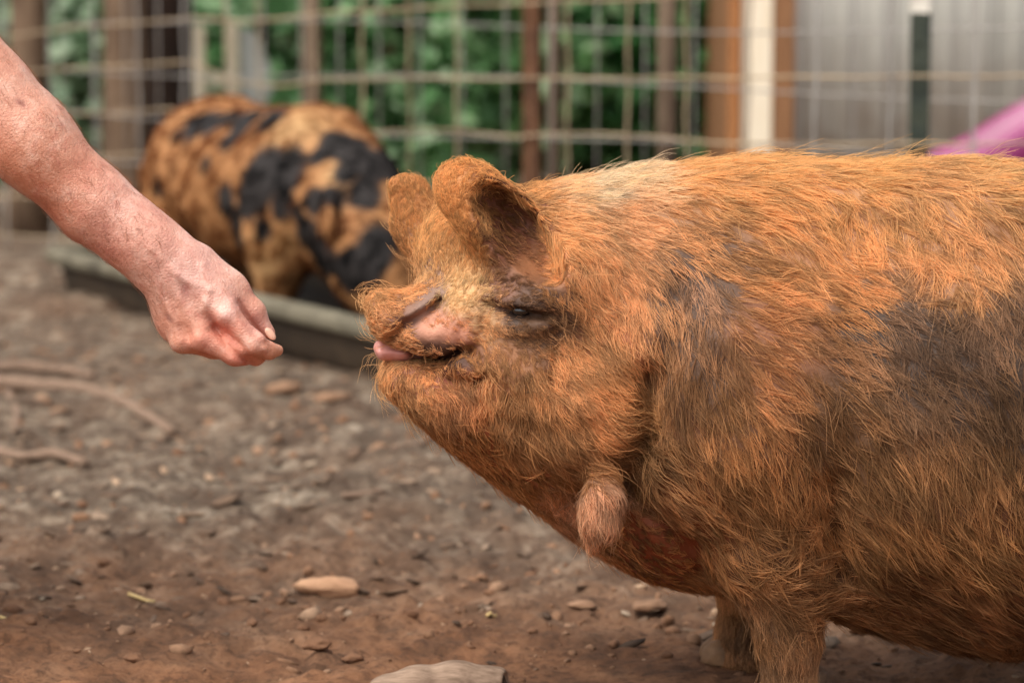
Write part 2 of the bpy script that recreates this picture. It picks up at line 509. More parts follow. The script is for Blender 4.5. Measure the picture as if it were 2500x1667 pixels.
def rock(rng, r, flat=0.6, sub=1):
    """irregular lump"""
    t = (1 + 5 ** 0.5) / 2
    V = np.array([(-1, t, 0), (1, t, 0), (-1, -t, 0), (1, -t, 0), (0, -1, t), (0, 1, t), (0, -1, -t), (0, 1, -t), (t, 0, -1), (t, 0, 1), (-t, 0, -1), (-t, 0, 1)], float)
    V = unit(V)
    F = [(0, 11, 5), (0, 5, 1), (0, 1, 7), (0, 7, 10), (0, 10, 11), (1, 5, 9), (5, 11, 4), (11, 10, 2), (10, 7, 6), (7, 1, 8), (3, 9, 4), (3, 4, 2), (3, 2, 6), (3, 6, 8), (3, 8, 9), (4, 9, 5), (2, 4, 11), (6, 2, 10), (8, 6, 7), (9, 8, 1)]
    for _ in range(sub):
        V = list(V); mid = {}; nf = []
        def m(a, b):
            k = (min(a, b), max(a, b))
            if k not in mid: mid[k] = len(V); V.append(unit((np.array(V[a]) + V[b]) / 2))
            return mid[k]
        for a, b, c in F:
            ab, bc, ca = m(a, b), m(b, c), m(c, a); nf += [(a, ab, ca), (b, bc, ab), (c, ca, bc), (ab, bc, ca)]
        F = nf; V = np.array(V)
    V = V * (1 + 0.28 * fbm(V + rng.random(3) * 50, 1.4, 3, 5))[:, None]
    s = np.array([1, rng.uniform(0.6, 0.95), flat])
    return V * s * r, np.array(F)

def rstack(parts):
    Vs, Fs, o = [], [], 0
    for V, F in parts: Vs.append(V); Fs.append(np.asarray(F) + o); o += len(V)
    return np.concatenate(Vs), np.concatenate(Fs)

def island_mat(name, stops, rough=0.85, bscale=150):
    b = NB(name); g = b.n('NewGeometry')
    c = b.ramp(g.outputs['Random Per Island'], [(p, lin4(c)) for p, c in stops])
    c = b.mix(0.5, c, b.ramp(b.noise(120, 4, 0.6), [(0.3, (0.35,) * 3), (0.7, (1,) * 3)]), 'MULTIPLY')
    b.bump(b.noise(bscale, 4), 0.5, 0.003)
    return b.done(c, rough, 0.2)

def place_ground(V, x, y, sink=0.25):
    z = ground_h(np.array([[x, y]]))[0]
    h = V[:, 2].max() - V[:, 2].min()
    return V + np.array([x, y, z - V[:, 2].min() - sink * h])

def scatter_lumps(rng, n, sizes, flats, stretch, tilt, sink, keep=None, kinds=24):
    """n lumps from a few templates, each turned, tilted and bedded in the soil; one mesh"""
    D = 3.05 + 4.6 * rng.random(n) ** 0.85
    px = rng.uniform(-150, 2650, n)
    xy = np.stack([(px - CX) * D / FPX, D - 3.0], 1)
    if keep is not None: xy = xy[keep(xy)]
    n = len(xy); h = ground_h(xy); r = sizes(n)
    T = [rock(rng, 1.0, rng.uniform(*flats), 0) for _ in range(kinds)]
    TV_ = np.array([t[0] for t in T]); TF = T[0][1]
    V = TV_[rng.integers(kinds, size=n)] * np.stack([rng.uniform(1, stretch, n), np.ones(n), np.ones(n)], 1)[:, None] * r[:, None, None]
    az, tl, t2 = rng.uniform(0, 6.283, n), rng.normal(size=n) * tilt, rng.normal(size=n) * tilt
    c, s_ = np.cos(tl)[:, None], np.sin(tl)[:, None]
    x, y, z = V[..., 0] * c + V[..., 2] * s_, V[..., 1], -V[..., 0] * s_ + V[..., 2] * c
    c, s_ = np.cos(t2)[:, None], np.sin(t2)[:, None]; y, z = y * c - z * s_, y * s_ + z * c
    c, s_ = np.cos(az)[:, None], np.sin(az)[:, None]; x, y = x * c - y * s_, x * s_ + y * c
    hh = z.max(1) - z.min(1)
    V = np.stack([x + xy[:, :1], y + xy[:, 1:], z + (h - z.min(1) - sink * hh)[:, None]], 2).reshape(-1, 3)
    F = (TF[None] + (np.arange(n) * TV_.shape[1])[:, None, None]).reshape(-1, 3)
    return V, F

def build_litter():
    rng = np.random.default_rng(5)
    V, F = scatter_lumps(rng, 5000, lambda n: 0.0025 + 0.012 * rng.random(n) ** 7, (0.5, 0.9), 1.4, 0.4, 0.45)
    tag(obj('soil_crumbs', V, F, island_mat('soil_crumbs', [(0, (118, 84, 62)), (0.5, (142, 106, 80)), (0.9, (160, 126, 100)), (1, (182, 152, 124))]), smooth=False),
        'crumbs of brown soil and grit strewn over the pen floor', 'soil', kind='stuff')
    V, F = scatter_lumps(rng, 2400, lambda n: 0.004 + 0.012 * rng.random(n) ** 2.5, (0.1, 0.3), 2.6, 0.25, 0.35, lambda q: (q[:, 1] > 0.4) | (rng.random(len(q)) < 0.3))
    tag(obj('wood_chips', V, F, island_mat('wood_chips', [(0, (70, 54, 42)), (0.35, (104, 82, 66)), (0.75, (132, 108, 88)), (0.95, (156, 132, 110)), (1, (184, 164, 140))]), smooth=False),
        'scattered bark chips and dead leaf scraps on the pen floor', 'wood chips', kind='stuff')

def build_stones():
    rng = np.random.default_rng(21)
    dull = noisy('dull_stone', (120, 90, 68), (156, 122, 96), 30, 0.85, 0.5, 160, 0.003)
    tan = noisy('tan_stone', (156, 116, 88), (194, 152, 118), 30, 0.8, 0.4, 160, 0.003)
    brown = noisy('brown_clod', (104, 74, 54), (142, 104, 78), 40, 0.9, 0.8, 120, 0.004)
    pale = noisy('pale_wood', (112, 90, 74), (158, 134, 114), 30, 0.8, 0.4, 200, 0.002, stretch=(1, 6, 6))
    dark = noisy('dark_hollow', (40, 28, 20), (70, 48, 34), 60, 0.9, 0.5, 120, 0.003)
    def stone(px, py, wpx, hpx, mat, label, cat, rot=0, group=None, name='stone', flat=0.35, sink=0.12, sub=2, dep=None):
        c = G(px, py + hpx * 0.45); D = c[1] + 3
        V, F = rock(rng, 1.0, flat, sub)
        V = V * (1 + 0.10 * fbm(V * 1.0, 4.5, 3, int(px)))[:, None]
        a = wpx / 2 * D / FPX
        dp = dep or a * 0.65
        V = V / np.abs(V).max(0) * np.array([a, dp, hpx * D / FPX * 0.42])
        V = V @ rotZ(rot).T
        return tag(obj(name, place_ground(V, c[0], c[1], sink), F, mat), label, cat, group)
    stone(800, 1398, 175, 70, tan, 'flat oval tan stone lying on the bare brown soil in front of the pig', 'stone', rot=-12, sink=0.28)
    stone(775, 1585, 80, 50, brown, 'dark lumpy clod of earth lying beside a smaller clod', 'clod', name='soil_clod', flat=0.6)
    stone(862, 1600, 60, 38, brown, 'small rounded clod tucked against a darker lump of earth', 'clod', name='soil_clod', flat=0.6)
    stone(1160, 1378, 75, 26, dull, 'small pale orange stone on the soil below the pig\'s throat', 'stone')
    stone(1590, 1455, 110, 38, dull, 'pointed tan stone chip tilted up between the pig\'s throat and foreleg', 'stone', rot=25)
    stone(1420, 1445, 80, 26, dull, 'thin tan flake of stone beneath the hanging wattle', 'stone')
    stone(2100, 1490, 75, 45, dull, 'light grey stone just behind the pig\'s elbow', 'stone')
    stone(740, 1525, 36, 24, brown, 'lone dark pebble between the tan oval stone and the clods', 'pebble', name='pebble')
    stone(690, 940, 110, 45, dull, 'broad flat brown stone lying just in front of the trough', 'stone', rot=30)
    stone(815, 970, 100, 34, dull, 'narrow orange brown stone below the trough, near the pig\'s chin', 'stone', rot=15)
    stone(330, 1620, 60, 36, brown, 'knobbly brown clod alone on open soil away from the pig', 'clod', name='soil_clod', flat=0.6)
    for px, py, wd in ((425, 1386, 26), (790, 1480, 18), (1020, 1512, 24), (1150, 1520, 26), (1385, 1605, 22), (190, 1628, 24), (265, 1545, 20), (620, 1560, 34), (530, 1575, 30), (1300, 1545, 36), (1500, 1570, 40), (1630, 1600, 34)):
        stone(px, py, wd, wd * 0.6, dull if px % 2 else brown, 'small loose pebble lying on the trampled soil', 'pebble', rot=px % 90, group='pebbles on the soil', name='pebble', flat=0.6, sub=1)
    # straw scraps
    straw = noisy('straw', (190, 160, 104), (216, 190, 136), 60, 0.7, 0.2, 200, 0.001)
    for px, py, l, an, lab in ((345, 1457, 68, -4, 'short yellow straw stalk lying flat on open brown soil'), (30, 1560, 60, 8, 'pale straw stalk at the edge of the bare soil, left of a brown clod'), (1200, 1500, 46, 60, 'bit of dry straw on the soil below the tan flakes')):
        c = G(px, py); L = l * (c[1] + 3) / FPX / 2; d = np.array([math.cos(math.radians(an)), math.sin(math.radians(an)), 0])
        pts = [c + d * L * t for t in (-1, -0.3, 0.4, 1)]
        for q in pts: q[2] = ground_h(np.array([q[:2]]))[0] + 0.005
        V, F = tube(pts, [0.0022, 0.0026, 0.0024, 0.0018], 6)
        tag(obj('straw', V, F, straw), lab, 'straw')
    # pale piece of dead wood with a hollow end, half out of the picture
    c = G(1060, 1675); c[2] = 0.0
    root = empty('wood_piece', c)
    tag(root, 'pale weathered piece of dead wood with a dark hollow end', 'wood piece')
    q = [G(px, py, z) for px, py, z in ((880, 1745, 0.006), (940, 1690, 0.014), (1010, 1676, 0.018), (1110, 1672, 0.018), (1215, 1670, 0.016))]
    dd = Field(c - [0.16, 0.20, 0.05], c + [0.16, 0.09, 0.07], 0.003)
    dd.chain(q, [0.008, 0.017, 0.022, 0.024, 0.019], 0.012); dd.ell(q[4] + [0.014, -0.004, 0.002], (0.016, 0.014, 0.013), None, 0.005, True); dd.wobble(40, 0.002, 4)
    V, Q = dd.mesh(); child(obj('shaft', V, Q, pale), root)
    V, F = rock(rng, 1.0, 1, 1); V = V / np.abs(V).max(0) * [0.007, 0.012, 0.011] + q[4] + [0.004, -0.004, 0.002]
    child(obj('hollow_fill', V, F, dark), root)  # dark lump set into the hollow end
    # sticks near the trough
    stick = noisy('stick_bark', (104, 84, 70), (148, 122, 102), 30, 0.85, 0.5, 120, 0.003, stretch=(1, 8, 8))
    for pts, r, lab in (
        ([(-60, 938), (90, 950), (200, 962), (300, 985), (420, 1050)], 0.014, 'long curved bare stick lying in front of the trough'),
        ([(-60, 920), (60, 918), (150, 922), (230, 935)], 0.013, 'straight brown stick lying alongside a longer curved stick'),
        ([(-60, 1085), (50, 1098), (130, 1112), (210, 1130)], 0.011, 'reddish brown stick by itself on the soil, farthest out from the trough'),
        ([(20, 960), (45, 1010), (35, 1060)], 0.009, 'short crooked twig crossing under the curved stick'),
        ([(960, 1115), (1030, 1100), (1075, 1090)], 0.006, 'thin light stick lying under the pig\'s throat'),
        ([(835, 1238), (890, 1236), (935, 1232)], 0.006, 'short pale twig lying on the grey litter, clear of the pig')):
        q = []
        for i, (px, py) in enumerate(pts):
            v = G(px, py); v[2] = ground_h(np.array([v[:2]]))[0] + r * 0.7; q.append(v)
        tt = np.linspace(0, len(q) - 1, 4 * len(q)); q = np.array([[np.interp(t, range(len(q)), np.array(q)[:, k]) for k in range(3)] for t in tt])
        q[:, 2] += 0.003 * noise3(q, 20, 4)
        V, F = tube(q, r * (1 + 0.2 * noise3(q, 30, 6)) * np.linspace(1, 0.7, len(q)), 8)
        tag(obj('stick', V, F, stick), lab, 'stick')

# ================================================================== wire fence
FA, FB = np.array([-1.3, 5.0]), np.array([0.85, 2.84])
FD = unit(FB - FA); FN = np.array([-FD[1], FD[0]])
def FP(px, py, off=0.0):
    d = ray(px, py); o = FA + FN * off
    den = d[0] * FN[0] + d[1] * FN[1]
    t = ((o[0] - CAM[0]) * FN[0] + (o[1] - CAM[1]) * FN[1]) / den
    return CAM + d * t

def build_fence():
    rng = np.random.default_rng(3)
    rust = noisy('rusty_wire', (134, 114, 92), (184, 162, 130), 6, 0.6, 0.3, 90, 0.001, spec=0.4)
    grey = noisy('galvanised_wire', (138, 132, 126), (172, 166, 158), 8, 0.5, 0.2, 90, 0.001, spec=0.4)
    root = empty('wire_fence', (FA[0], FA[1], 0))
    tag(root, 'sagging rusty square mesh wire fence on metal posts around the pen', 'fence')
    H = [[(0, 90), (150, 72), (460, 45), (600, 54), (800, 33), (1120, 16), (1250, 10), (1500, 0), (1700, -8), (2500, -30)],
         [(0, 182), (150, 170), (460, 152), (580, 200), (640, 208), (700, 210), (760, 198), (900, 192), (1250, 193), (1800, 190), (2500, 186)],
         [(0, 285), (175, 279), (425, 268), (700, 298), (900, 324), (1120, 318), (1250, 335), (1450, 325), (1700, 345), (1850, 352), (2500, 352)],
         [(0, 388), (265, 380), (366, 377), (900, 430), (1250, 468), (1700, 500), (2500, 520)],
         [(0, 482), (300, 480), (900, 540), (1500, 620), (2500, 690)],
         [(0, 575), (500, 590), (1200, 690), (2500, 850)],
         [(0, 655), (500, 680), (1200, 790), (2500, 1000)]]
    hz = []
    for i, w_ in enumerate(H):
        a = np.array(w_, float); xs = np.linspace(-600, 3300, 156)
        ys = np.interp(xs, a[:, 0], a[:, 1]) + 1.6 * np.sin(xs / 47.0 + i) + 0.5 * rng.normal(size=156)
        pts = np.array([FP(x, y) for x, y in zip(xs, ys)]); hz.append((xs, pts))
        V, F = tube(pts, 0.0032, 6); child(obj('horizontal_wire', V, F, rust), root)
    for k in range(4):                                   # strands above the picture
        pts = np.array([[FA[0] + FD[0] * s, FA[1] + FD[1] * s, 0.90 + 0.15 * k + 0.01 * math.sin(3 * s + k)] for s in np.linspace(-1.6, 4.1, 50)])
        V, F = tube(pts, 0.0042, 6); child(obj('horizontal_wire', V, F, rust), root)
    for px in (-580, -490, -395, -300, -200, -95, 20, 130, 240, 345, 455, 560, 640, 775, 890, 1005, 1120, 1391, 1537, 1680, 1832, 1994, 2177, 2382, 2590, 2830, 3100):
        b = FP(px, 330)
        lean = rng.normal() * 0.01
        pts = [np.array([b[0] + FD[0] * lean * (z - 0.5), b[1] + FD[1] * lean * (z - 0.5), z]) + np.append(FN * 0.003 * math.sin(z * 30 + px), 0) + np.append(FN * -0.007, 0) for z in np.linspace(0.01, 1.36, 28)]
        V, F = tube(pts, 0.0030, 6); child(obj('vertical_wire', V, F, grey if px < 500 or px > 1900 else rust), root)
    # posts
    def tpost(px, mat_, tip=None, wd=0.050, h=1.35):
        b = FP(px, 200); n = FN * 0.022
        par = empty('post', (b[0] + n[0], b[1] + n[1], 0)); par['label'] = 'metal fence post' if tip is None else 'dark green metal fence post with a white painted tip'
        def pr(z0, z1, mt, nm):
            prof = [(-wd / 2, -0.004), (wd / 2, -0.004), (wd / 2, 0.002), (0.003, 0.003), (0.003, 0.032), (-0.003, 0.032), (-0.003, 0.003), (-wd / 2, 0.002)]
            V = []
            for z in (z0, z1):
                for u, v in prof: V.append((b[0] + n[0] + FD[0] * u + FN[0] * v, b[1] + n[1] + FD[1] * u + FN[1] * v, z))
            F = [(i, (i + 1) % 8, 8 + (i + 1) % 8, 8 + i) for i in range(8)] + [tuple(range(7, -1, -1)), tuple(range(8, 16))]
            return child(obj(nm, V, F, mt, smooth=False), par)
        zt = FP(px, 32)[2]
        child(par, root)
        if tip is None: pr(-0.05, h, mat_, 'shaft')
        else: pr(-0.05, zt, mat_, 'shaft'); pr(zt, zt + 0.13, tip, 'painted_tip')
        st = []
        for k in range(18):
            z = 0.08 + k * 0.05
            if z > (zt if tip else h) - 0.02: break
            c = np.array([b[0] + n[0] - FN[0] * 0.006, b[1] + n[1] - FN[1] * 0.006, z])
            V, F = boxm(c, (0.012, 0.006, 0.012), 0.002); st.append((V, F))
        for V, F in st: child(obj('stud', V, F, mat_, smooth=False), par)
    tpost(1281, noisy('rusted_post', (70, 46, 32), (108, 74, 50), 20, 0.8, 0.4, 80, 0.002))
    tpost(2231, noisy('green_post', (34, 42, 38), (62, 66, 54), 20, 0.6, 0.3, 80, 0.002), noisy('white_tip', (196, 188, 172), (226, 220, 208), 30, 0.6, 0.2, 80, 0.001))
    # a second, finer fence beyond
    root2 = empty('wire_fence', (FA[0], FA[1] + 0.7, 0))
    tag(root2, 'thin grey wire mesh fence standing behind the sagging rusty fence', 'fence')
    off = 0.5
    for k in range(8):
        z = 0.10 + 0.15 * k
        pts = [np.array([FA[0] + FD[0] * s + FN[0] * off, FA[1] + FD[1] * s + FN[1] * off, z + 0.012 * math.sin(2.1 * s + 1.7 * k)]) for s in np.linspace(-2.6, 4.4, 60)]
        V, F = tube(pts, 0.0024, 5); child(obj('horizontal_wire', V, F, grey), root2)
    for s in np.arange(-2.6, 4.4, 0.17):
        q = FA + FD * s + FN * (off + 0.006)
        V, F = tube([(q[0], q[1], 0.0), (q[0], q[1], 0.6), (q[0], q[1], 1.2)], 0.0022, 5); child(obj('vertical_wire', V, F, grey), root2)
    wood = noisy('fence_stake', (92, 76, 62), (134, 114, 94), 14, 0.85, 0.4, 60, 0.004, stretch=(6, 6, 1))
    for px, rd in ((762, 0.028), (1352, 0.018), (1628, 0.026)):
        q = FP(px, 200, off + 0.05)
        V, F = tube([(q[0], q[1], -0.05), (q[0], q[1], 0.7), (q[0] + 0.01, q[1], 1.4)], [rd * 1.05, rd, rd * 0.9], 10); child(obj('post', V, F, wood), root2)

# ================================================================== trees, shrubs, shed, slide beyond the fence
def leaves(n, c, r, size, rng, shell=0.35):
    """leaf-sized folded quads spread through an uneven crown"""
    c = np.asarray(c); k = 26
    cl = unit(rng.normal(size=(k, 3))) * (rng.random((k, 1)) ** 0.5) * r * 0.85 + c
    own = rng.integers(k, size=n)
    p = cl[own] + rng.normal(size=(n, 3)) * np.asarray(r) * 0.21
    d = unit(rng.normal(size=(n, 3)) + [0, 0, -0.4]); e = unit(np.cross(d, rng.normal(size=(n, 3)))); u = np.cross(d, e)
    L = size * rng.uniform(0.6, 1.3, (n, 1)); W = L * 0.42
    V = np.stack([p, p + d * L * 0.45 + e * W + u * W * 0.3, p + d * L, p + d * L * 0.45 - e * W + u * W * 0.3], 1).reshape(-1, 3)
    i = np.arange(n)[:, None] * 4
    F = np.concatenate([i + [0, 1, 2], i + [0, 2, 3]], 0)
    return V, F

def leaf_mat(name, cols):
    b = NB(name); g = b.n('NewGeometry')
    c = b.ramp(g.outputs['Random Per Island'], [(p, lin4(c)) for p, c in cols])
    b.b.inputs['Roughness'].default_value = 0.45
    tr = b.n('BsdfTranslucent'); b.l(c, tr.inputs['Color'])
    mx = b.n('MixShader'); mx.inputs[0].default_value = 0.55
    b.done(c, 0.45, 0.35)
    o = [n for n in b.t.nodes if n.type == 'OUTPUT_MATERIAL'][0]
    b.l(b.b.outputs[0], mx.inputs[1]); b.l(tr.outputs[0], mx.inputs[2]); b.l(mx.outputs[0], o.inputs['Surface'])
    return b.m

def build_background():
    rng = np.random.default_rng(8)
    green = leaf_mat('shrub_leaf', [(0, (78, 116, 74)), (0.4, (112, 160, 104)), (0.8, (146, 188, 134)), (1, (188, 214, 174))])
    pale = leaf_mat('pale_leaf', [(0, (104, 134, 100)), (0.5, (146, 176, 138)), (1, (190, 208, 178))])
    deep = leaf_mat('deep_leaf', [(0, (62, 108, 64)), (0.6, (98, 156, 96)), (1, (136, 186, 124))])
    bark = noisy('bark', (92, 72, 56), (136, 112, 90), 9, 0.9, 0.9, 30, 0.02, stretch=(3, 3, 0.5))
    dbark = noisy('dark_bark', (34, 24, 18), (58, 42, 32), 9, 0.9, 0.9, 30, 0.02, stretch=(3, 3, 0.5))
    gbark = noisy('grey_bark', (96, 86, 74), (140, 128, 112), 9, 0.9, 0.9, 30, 0.02, stretch=(3, 3, 0.5))
    stem = noisy('stem', (74, 58, 42), (110, 88, 64), 20, 0.9, 0.4, 60, 0.003)
    # shrubs
    for px, D, r, mt, lab in (
        (560, 10.2, (0.55, 0.4, 0.6), pale, 'pale grey green shrub beyond the fence, next to the pale wooden frame'),
        (830, 9.6, (0.42, 0.4, 0.62), green, 'bright green shrub behind the fence, above the spotted pig\'s back'),
        (1080, 9.3, (0.45, 0.4, 0.66), green, 'dense green bush behind the fence, beside the rusted metal post'),
        (1420, 9.8, (0.42, 0.4, 0.64), deep, 'dark green bush growing behind the rusted metal post and brown stakes'),
        (1690, 9.7, (0.34, 0.35, 0.62), deep, 'deep green bush beside the orange brown corner post of the shed'),
        (190, 10.0, (0.5, 0.4, 0.6), pale, 'dull olive shrub growing between the two brown tree trunks')):
        x = (px - CX) * D / FPX; y = D - 3
        root = empty('shrub', (x, y, 0)); tag(root, lab, 'shrub', 'shrubs beyond the fence')
        V, F = leaves(2200, (x, y, 0.62), np.array(r), 0.10, rng); V[:, 2] = np.maximum(V[:, 2], 0.01)
        child(obj('foliage', V, F, mt, smooth=False), root)
        for k in range(5):
            a = rng.uniform(0, 6.28)
            V, F = tube([(x, y, -0.02), (x + 0.1 * math.cos(a), y + 0.1 * math.sin(a), 0.35), (x + 0.28 * math.cos(a), y + 0.28 * math.sin(a), 0.85)], [0.016, 0.012, 0.005], 6)
            child(obj('stem', V, F, stem), root)
    # the wood further off, one mass
    parts = []
    for k in range(36):
        px = -3000 + k * 190; D = rng.uniform(12.5, 15.5); x = (px - CX) * D / FPX
        parts.append(leaves(1500, (x, D - 3, rng.uniform(0.8, 1.5)), np.array([0.8, 0.7, 1.3]), 0.15, rng))
    V, F = rstack(parts); V[:, 2] = np.maximum(V[:, 2], 0.02)
    tag(obj('undergrowth', V, F, deep, smooth=False), 'dark green undergrowth of the wood far behind the pen', 'undergrowth', kind='stuff')
    # trees
    for px, wpx, D, mt, lab in (
        (60, 100, 8.9, bark, 'brown tree trunk behind the far end of the trough, apart from the other trunks'),
        (292, 108, 8.8, bark, 'brown tree trunk standing against a nearly black trunk'),
        (395, 118, 9.1, dbark, 'nearly black tree trunk behind the spotted pig\'s rump')):
        x = (px - CX) * D / FPX; y = D - 3; r = wpx * D / FPX / 2
        root = empty('tree', (x, y, 0)); tag(root, lab, 'tree')
        lean = rng.normal() * 0.05
        z = np.linspace(-0.05, 4.6, 20); pts = np.stack([x + lean * z * 0.2 + 0.02 * np.sin(z * 2), y + 0.02 * np.cos(z * 2.3), z], 1)
        V, F = tube(pts, r * (1.0 - 0.11 * z + 0.35 * np.exp(-(z + 0.05) / 0.12)), 14)
        V = np.array(V); V[:, :2] += 0.012 * fbm(V * [1, 1, 0.3], 14, 3, px)[:, None]
        tr = child(obj('trunk', V, F, mt), root)
        for k in range(4):
            a = rng.uniform(0, 6.28); h = 3.0 + 0.4 * k; e = np.array([math.cos(a), math.sin(a)])
            V, F = tube([(x, y, h), (x + 0.4 * e[0], y + 0.4 * e[1], h + 0.35), (x + 0.9 * e[0], y + 0.9 * e[1], h + 0.55)], [r * 0.45, r * 0.3, r * 0.1], 7)
            child(obj('limb', V, F, mt), root)
        V, F = leaves(1800, (x, y, 4.6), np.array([1.0, 0.9, 0.8]), 0.12, rng)
        child(obj('crown', V, F, green, smooth=False), root)
    # shed
    Y = 5.0; D = 8.0
    def X(px): return (px - CX) * D / FPX
    sheet = NB('grey_sheet')
    sc_ = sheet.ramp(sheet.noise(3, 4, 0.6, stretch=(2, 2, 0.5)), [(0.3, lin4([212, 211, 198])), (0.7, lin4([230, 229, 216]))])
    sp = sheet.n('SeparateXYZ'); sheet.l(sheet.tc.outputs['Object'], sp.inputs[0])
    mr = sheet.n('MapRange'); mr.inputs[1].default_value = 0.75; mr.inputs[2].default_value = 0.1; sheet.l(sp.outputs[2], mr.inputs[0])
    mu = sheet.n('Math', operation='MULTIPLY'); sheet.l(mr.outputs[0], mu.inputs[0]); sheet.l(sheet.ramp(sheet.noise(5, 5, 0.7), [(0.3, (0.1,) * 3), (0.6, (1,) * 3)]), mu.inputs[1])
    sheet.done(sheet.mix(mu.outputs[0], sc_, tuple(lin([150, 118, 90]))), 0.55, 0.4)
    ob = noisy('orange_timber', (146, 94, 54), (178, 122, 76), 12, 0.8, 0.4, 60, 0.003, stretch=(6, 6, 0.6))
    cr = noisy('cream_board', (232, 214, 182), (246, 234, 212), 12, 0.75, 0.3, 60, 0.003, stretch=(6, 6, 0.6))
    br = noisy('brown_timber', (122, 86, 58), (150, 108, 74), 12, 0.8, 0.4, 60, 0.003, stretch=(6, 6, 0.6))
    root = empty('shed', (X(2300), Y + 0.6, 0)); tag(root, 'grey sheet metal shed with timber corner posts beyond the fence', 'shed')
    H = 2.2
    def bar(x0, x1, y0, y1, z0, z1, mt, nm, par=root):
        V, F = boxm(((x0 + x1) / 2, (y0 + y1) / 2, (z0 + z1) / 2), (x1 - x0, y1 - y0, z1 - z0), 0.004)
        return child(obj(nm, V, F, mt, smooth=False), par)
    bar(X(1776), X(1803), Y - 0.06, Y + 0.03, 0, H, ob, 'corner_post')
    bar(X(1806), X(1880), Y - 0.045, Y - 0.01, 0, H, cr, 'trim_board')
    bar(X(1883), X(1932), Y - 0.055, Y + 0.03, 0, H, br, 'door_post')
    n_p = 9; x0 = X(1934); wdt = 0.30
    for k in range(n_p):                                   # ribbed wall sheets
        xs = np.linspace(0, wdt - 0.004, 31); rib = 0.007 * np.clip(np.abs(((xs / wdt * 3) % 1) - 0.5) * -8 + 1.6, 0, 1)
        V, F = [], []
        for i, (xx, rr) in enumerate(zip(xs, rib)):
            yy = Y + 0.012 - rr + (0.002 if k % 2 else 0)
            V += [(x0 + k * wdt + xx, yy, 0.02), (x0 + k * wdt + xx, yy, H), (x0 + k * wdt + xx, yy + 0.0015, H), (x0 + k * wdt + xx, yy + 0.0015, 0.02)]
        for i in range(30):
            a = i * 4; b = a + 4
            F += [(a, b, b + 1, a + 1), (a + 3, a + 2, b + 2, b + 3), (a + 1, b + 1, b + 2, a + 2), (a, a + 3, b + 3, b)]
        child(obj('wall_sheet', V, F, sheet.m), root)
    xe = x0 + n_p * wdt
    bar(xe + 0.003, xe + 0.08, Y - 0.05, Y + 0.04, 0, H, ob, 'corner_post')
    for yy, nm in ((Y + 1.6, 'back_wall'),): bar(X(1806), xe, yy, yy + 0.03, 0, H, br, nm)
    bar(X(1806), X(1806) + 0.03, Y + 0.04, Y + 1.59, 0, H, br, 'side_wall'); bar(xe + 0.01, xe + 0.04, Y + 0.05, Y + 1.59, 0, H, br, 'side_wall')
    V, F = boxm(((X(1768) + xe) / 2, Y + 0.80, H + 0.06), (xe - X(1768) + 0.1, 1.75, 0.05), 0.01, rotX(4)); child(obj('roof', V, F, sheet.m, smooth=False), root)
    # pink slide
    pk = NB('pink_plastic'); pc = pk.ramp(pk.noise(6, 4), [(0.3, lin4([126, 38, 88])), (0.7, lin4([146, 52, 108]))]); pk.done(pc, 0.35, 0.5)
    pl = NB('purple_plastic').done(tuple(lin([128, 60, 150])), 0.4, 0.5)
    Ys = 3.95; Ds = Ys + 3
    pts = np.array([[(px - CX) * Ds / FPX, Ys + 0.02 * i, z] for i, (px, z) in enumerate(((2120, 0.21), (2230, 0.225), (2330, 0.258), (2450, 0.315), (2600, 0.41), (2780, 0.54), (2950, 0.62)))])
    root = empty('slide', (pts[-1][0], Ys, 0)); tag(root, 'pink plastic slide sloping up beyond the wire fence by the shed', 'slide')
    prof = [(-0.22, 0.10), (-0.20, 0.115), (-0.18, 0.10), (-0.16, 0.01), (-0.08, -0.015), (0.08, -0.015), (0.16, 0.01), (0.18, 0.10), (0.20, 0.115), (0.22, 0.10), (0.20, -0.01), (0.1, -0.04), (-0.1, -0.04), (-0.20, -0.01)]
    V, F = [], []; m = len(prof)
    for i in range(len(pts)):
        t = unit(pts[min(i + 1, len(pts) - 1)] - pts[max(i - 1, 0)]); up = np.array([-t[2], 0, t[0]])
        for u, v in prof: V.append(pts[i] + np.array([0, 1, 0]) * u + up * v)
    for i in range(len(pts) - 1):
        for j in range(m):
            k = (j + 1) % m; F.append((i * m + j, i * m + k, (i + 1) * m + k, (i + 1) * m + j))
    F += [tuple(range(m)), tuple((len(pts) - 1) * m + j for j in range(m))[::-1]]
    child(obj('chute', V, F, pk.m), root)
    xe = pts[-1][0] + 0.04
    bar(xe, xe + 0.34, Ys - 0.12, Ys + 0.36, 0.58, 0.64, pl, 'platform', root)
    for sx in (xe + 0.03, xe + 0.31):
        for sy in (Ys - 0.08, Ys + 0.32):
            V, F = tube([(sx, sy, 0), (sx, sy, 0.58)], 0.025, 10); child(obj('leg', V, F, pl), root)
    for k in range(3):
        V, F = tube([(xe + 0.36, Ys - 0.08, 0.15 + 0.18 * k), (xe + 0.36, Ys + 0.32, 0.15 + 0.18 * k)], 0.018, 8); child(obj('rung', V, F, pl), root)
    # pale frame left of centre
    D = 9.4
    def X2(px): return (px - CX) * D / FPX
    cw = noisy('cream_wood', (206, 190, 160), (226, 212, 188), 12, 0.75, 0.3, 60, 0.003, stretch=(6, 6, 0.6))
    gp = noisy('grey_board', (158, 158, 152), (190, 190, 184), 8, 0.7, 0.3, 40, 0.003)
    def zat(py): return G(0, py)[2] + CAM[2] - py * D / FPX
    root = empty('wooden_frame', (X2(530), D - 3, 0)); tag(root, 'pale upright wooden frame with a grey board beyond the fence', 'frame')
    bar(X2(468), X2(506), D - 3.03, D - 2.99, 0, zat(62), cw, 'upright', root)
    bar(X2(556), X2(588), D - 3.03, D - 2.99, 0, zat(56), cw, 'upright', root)
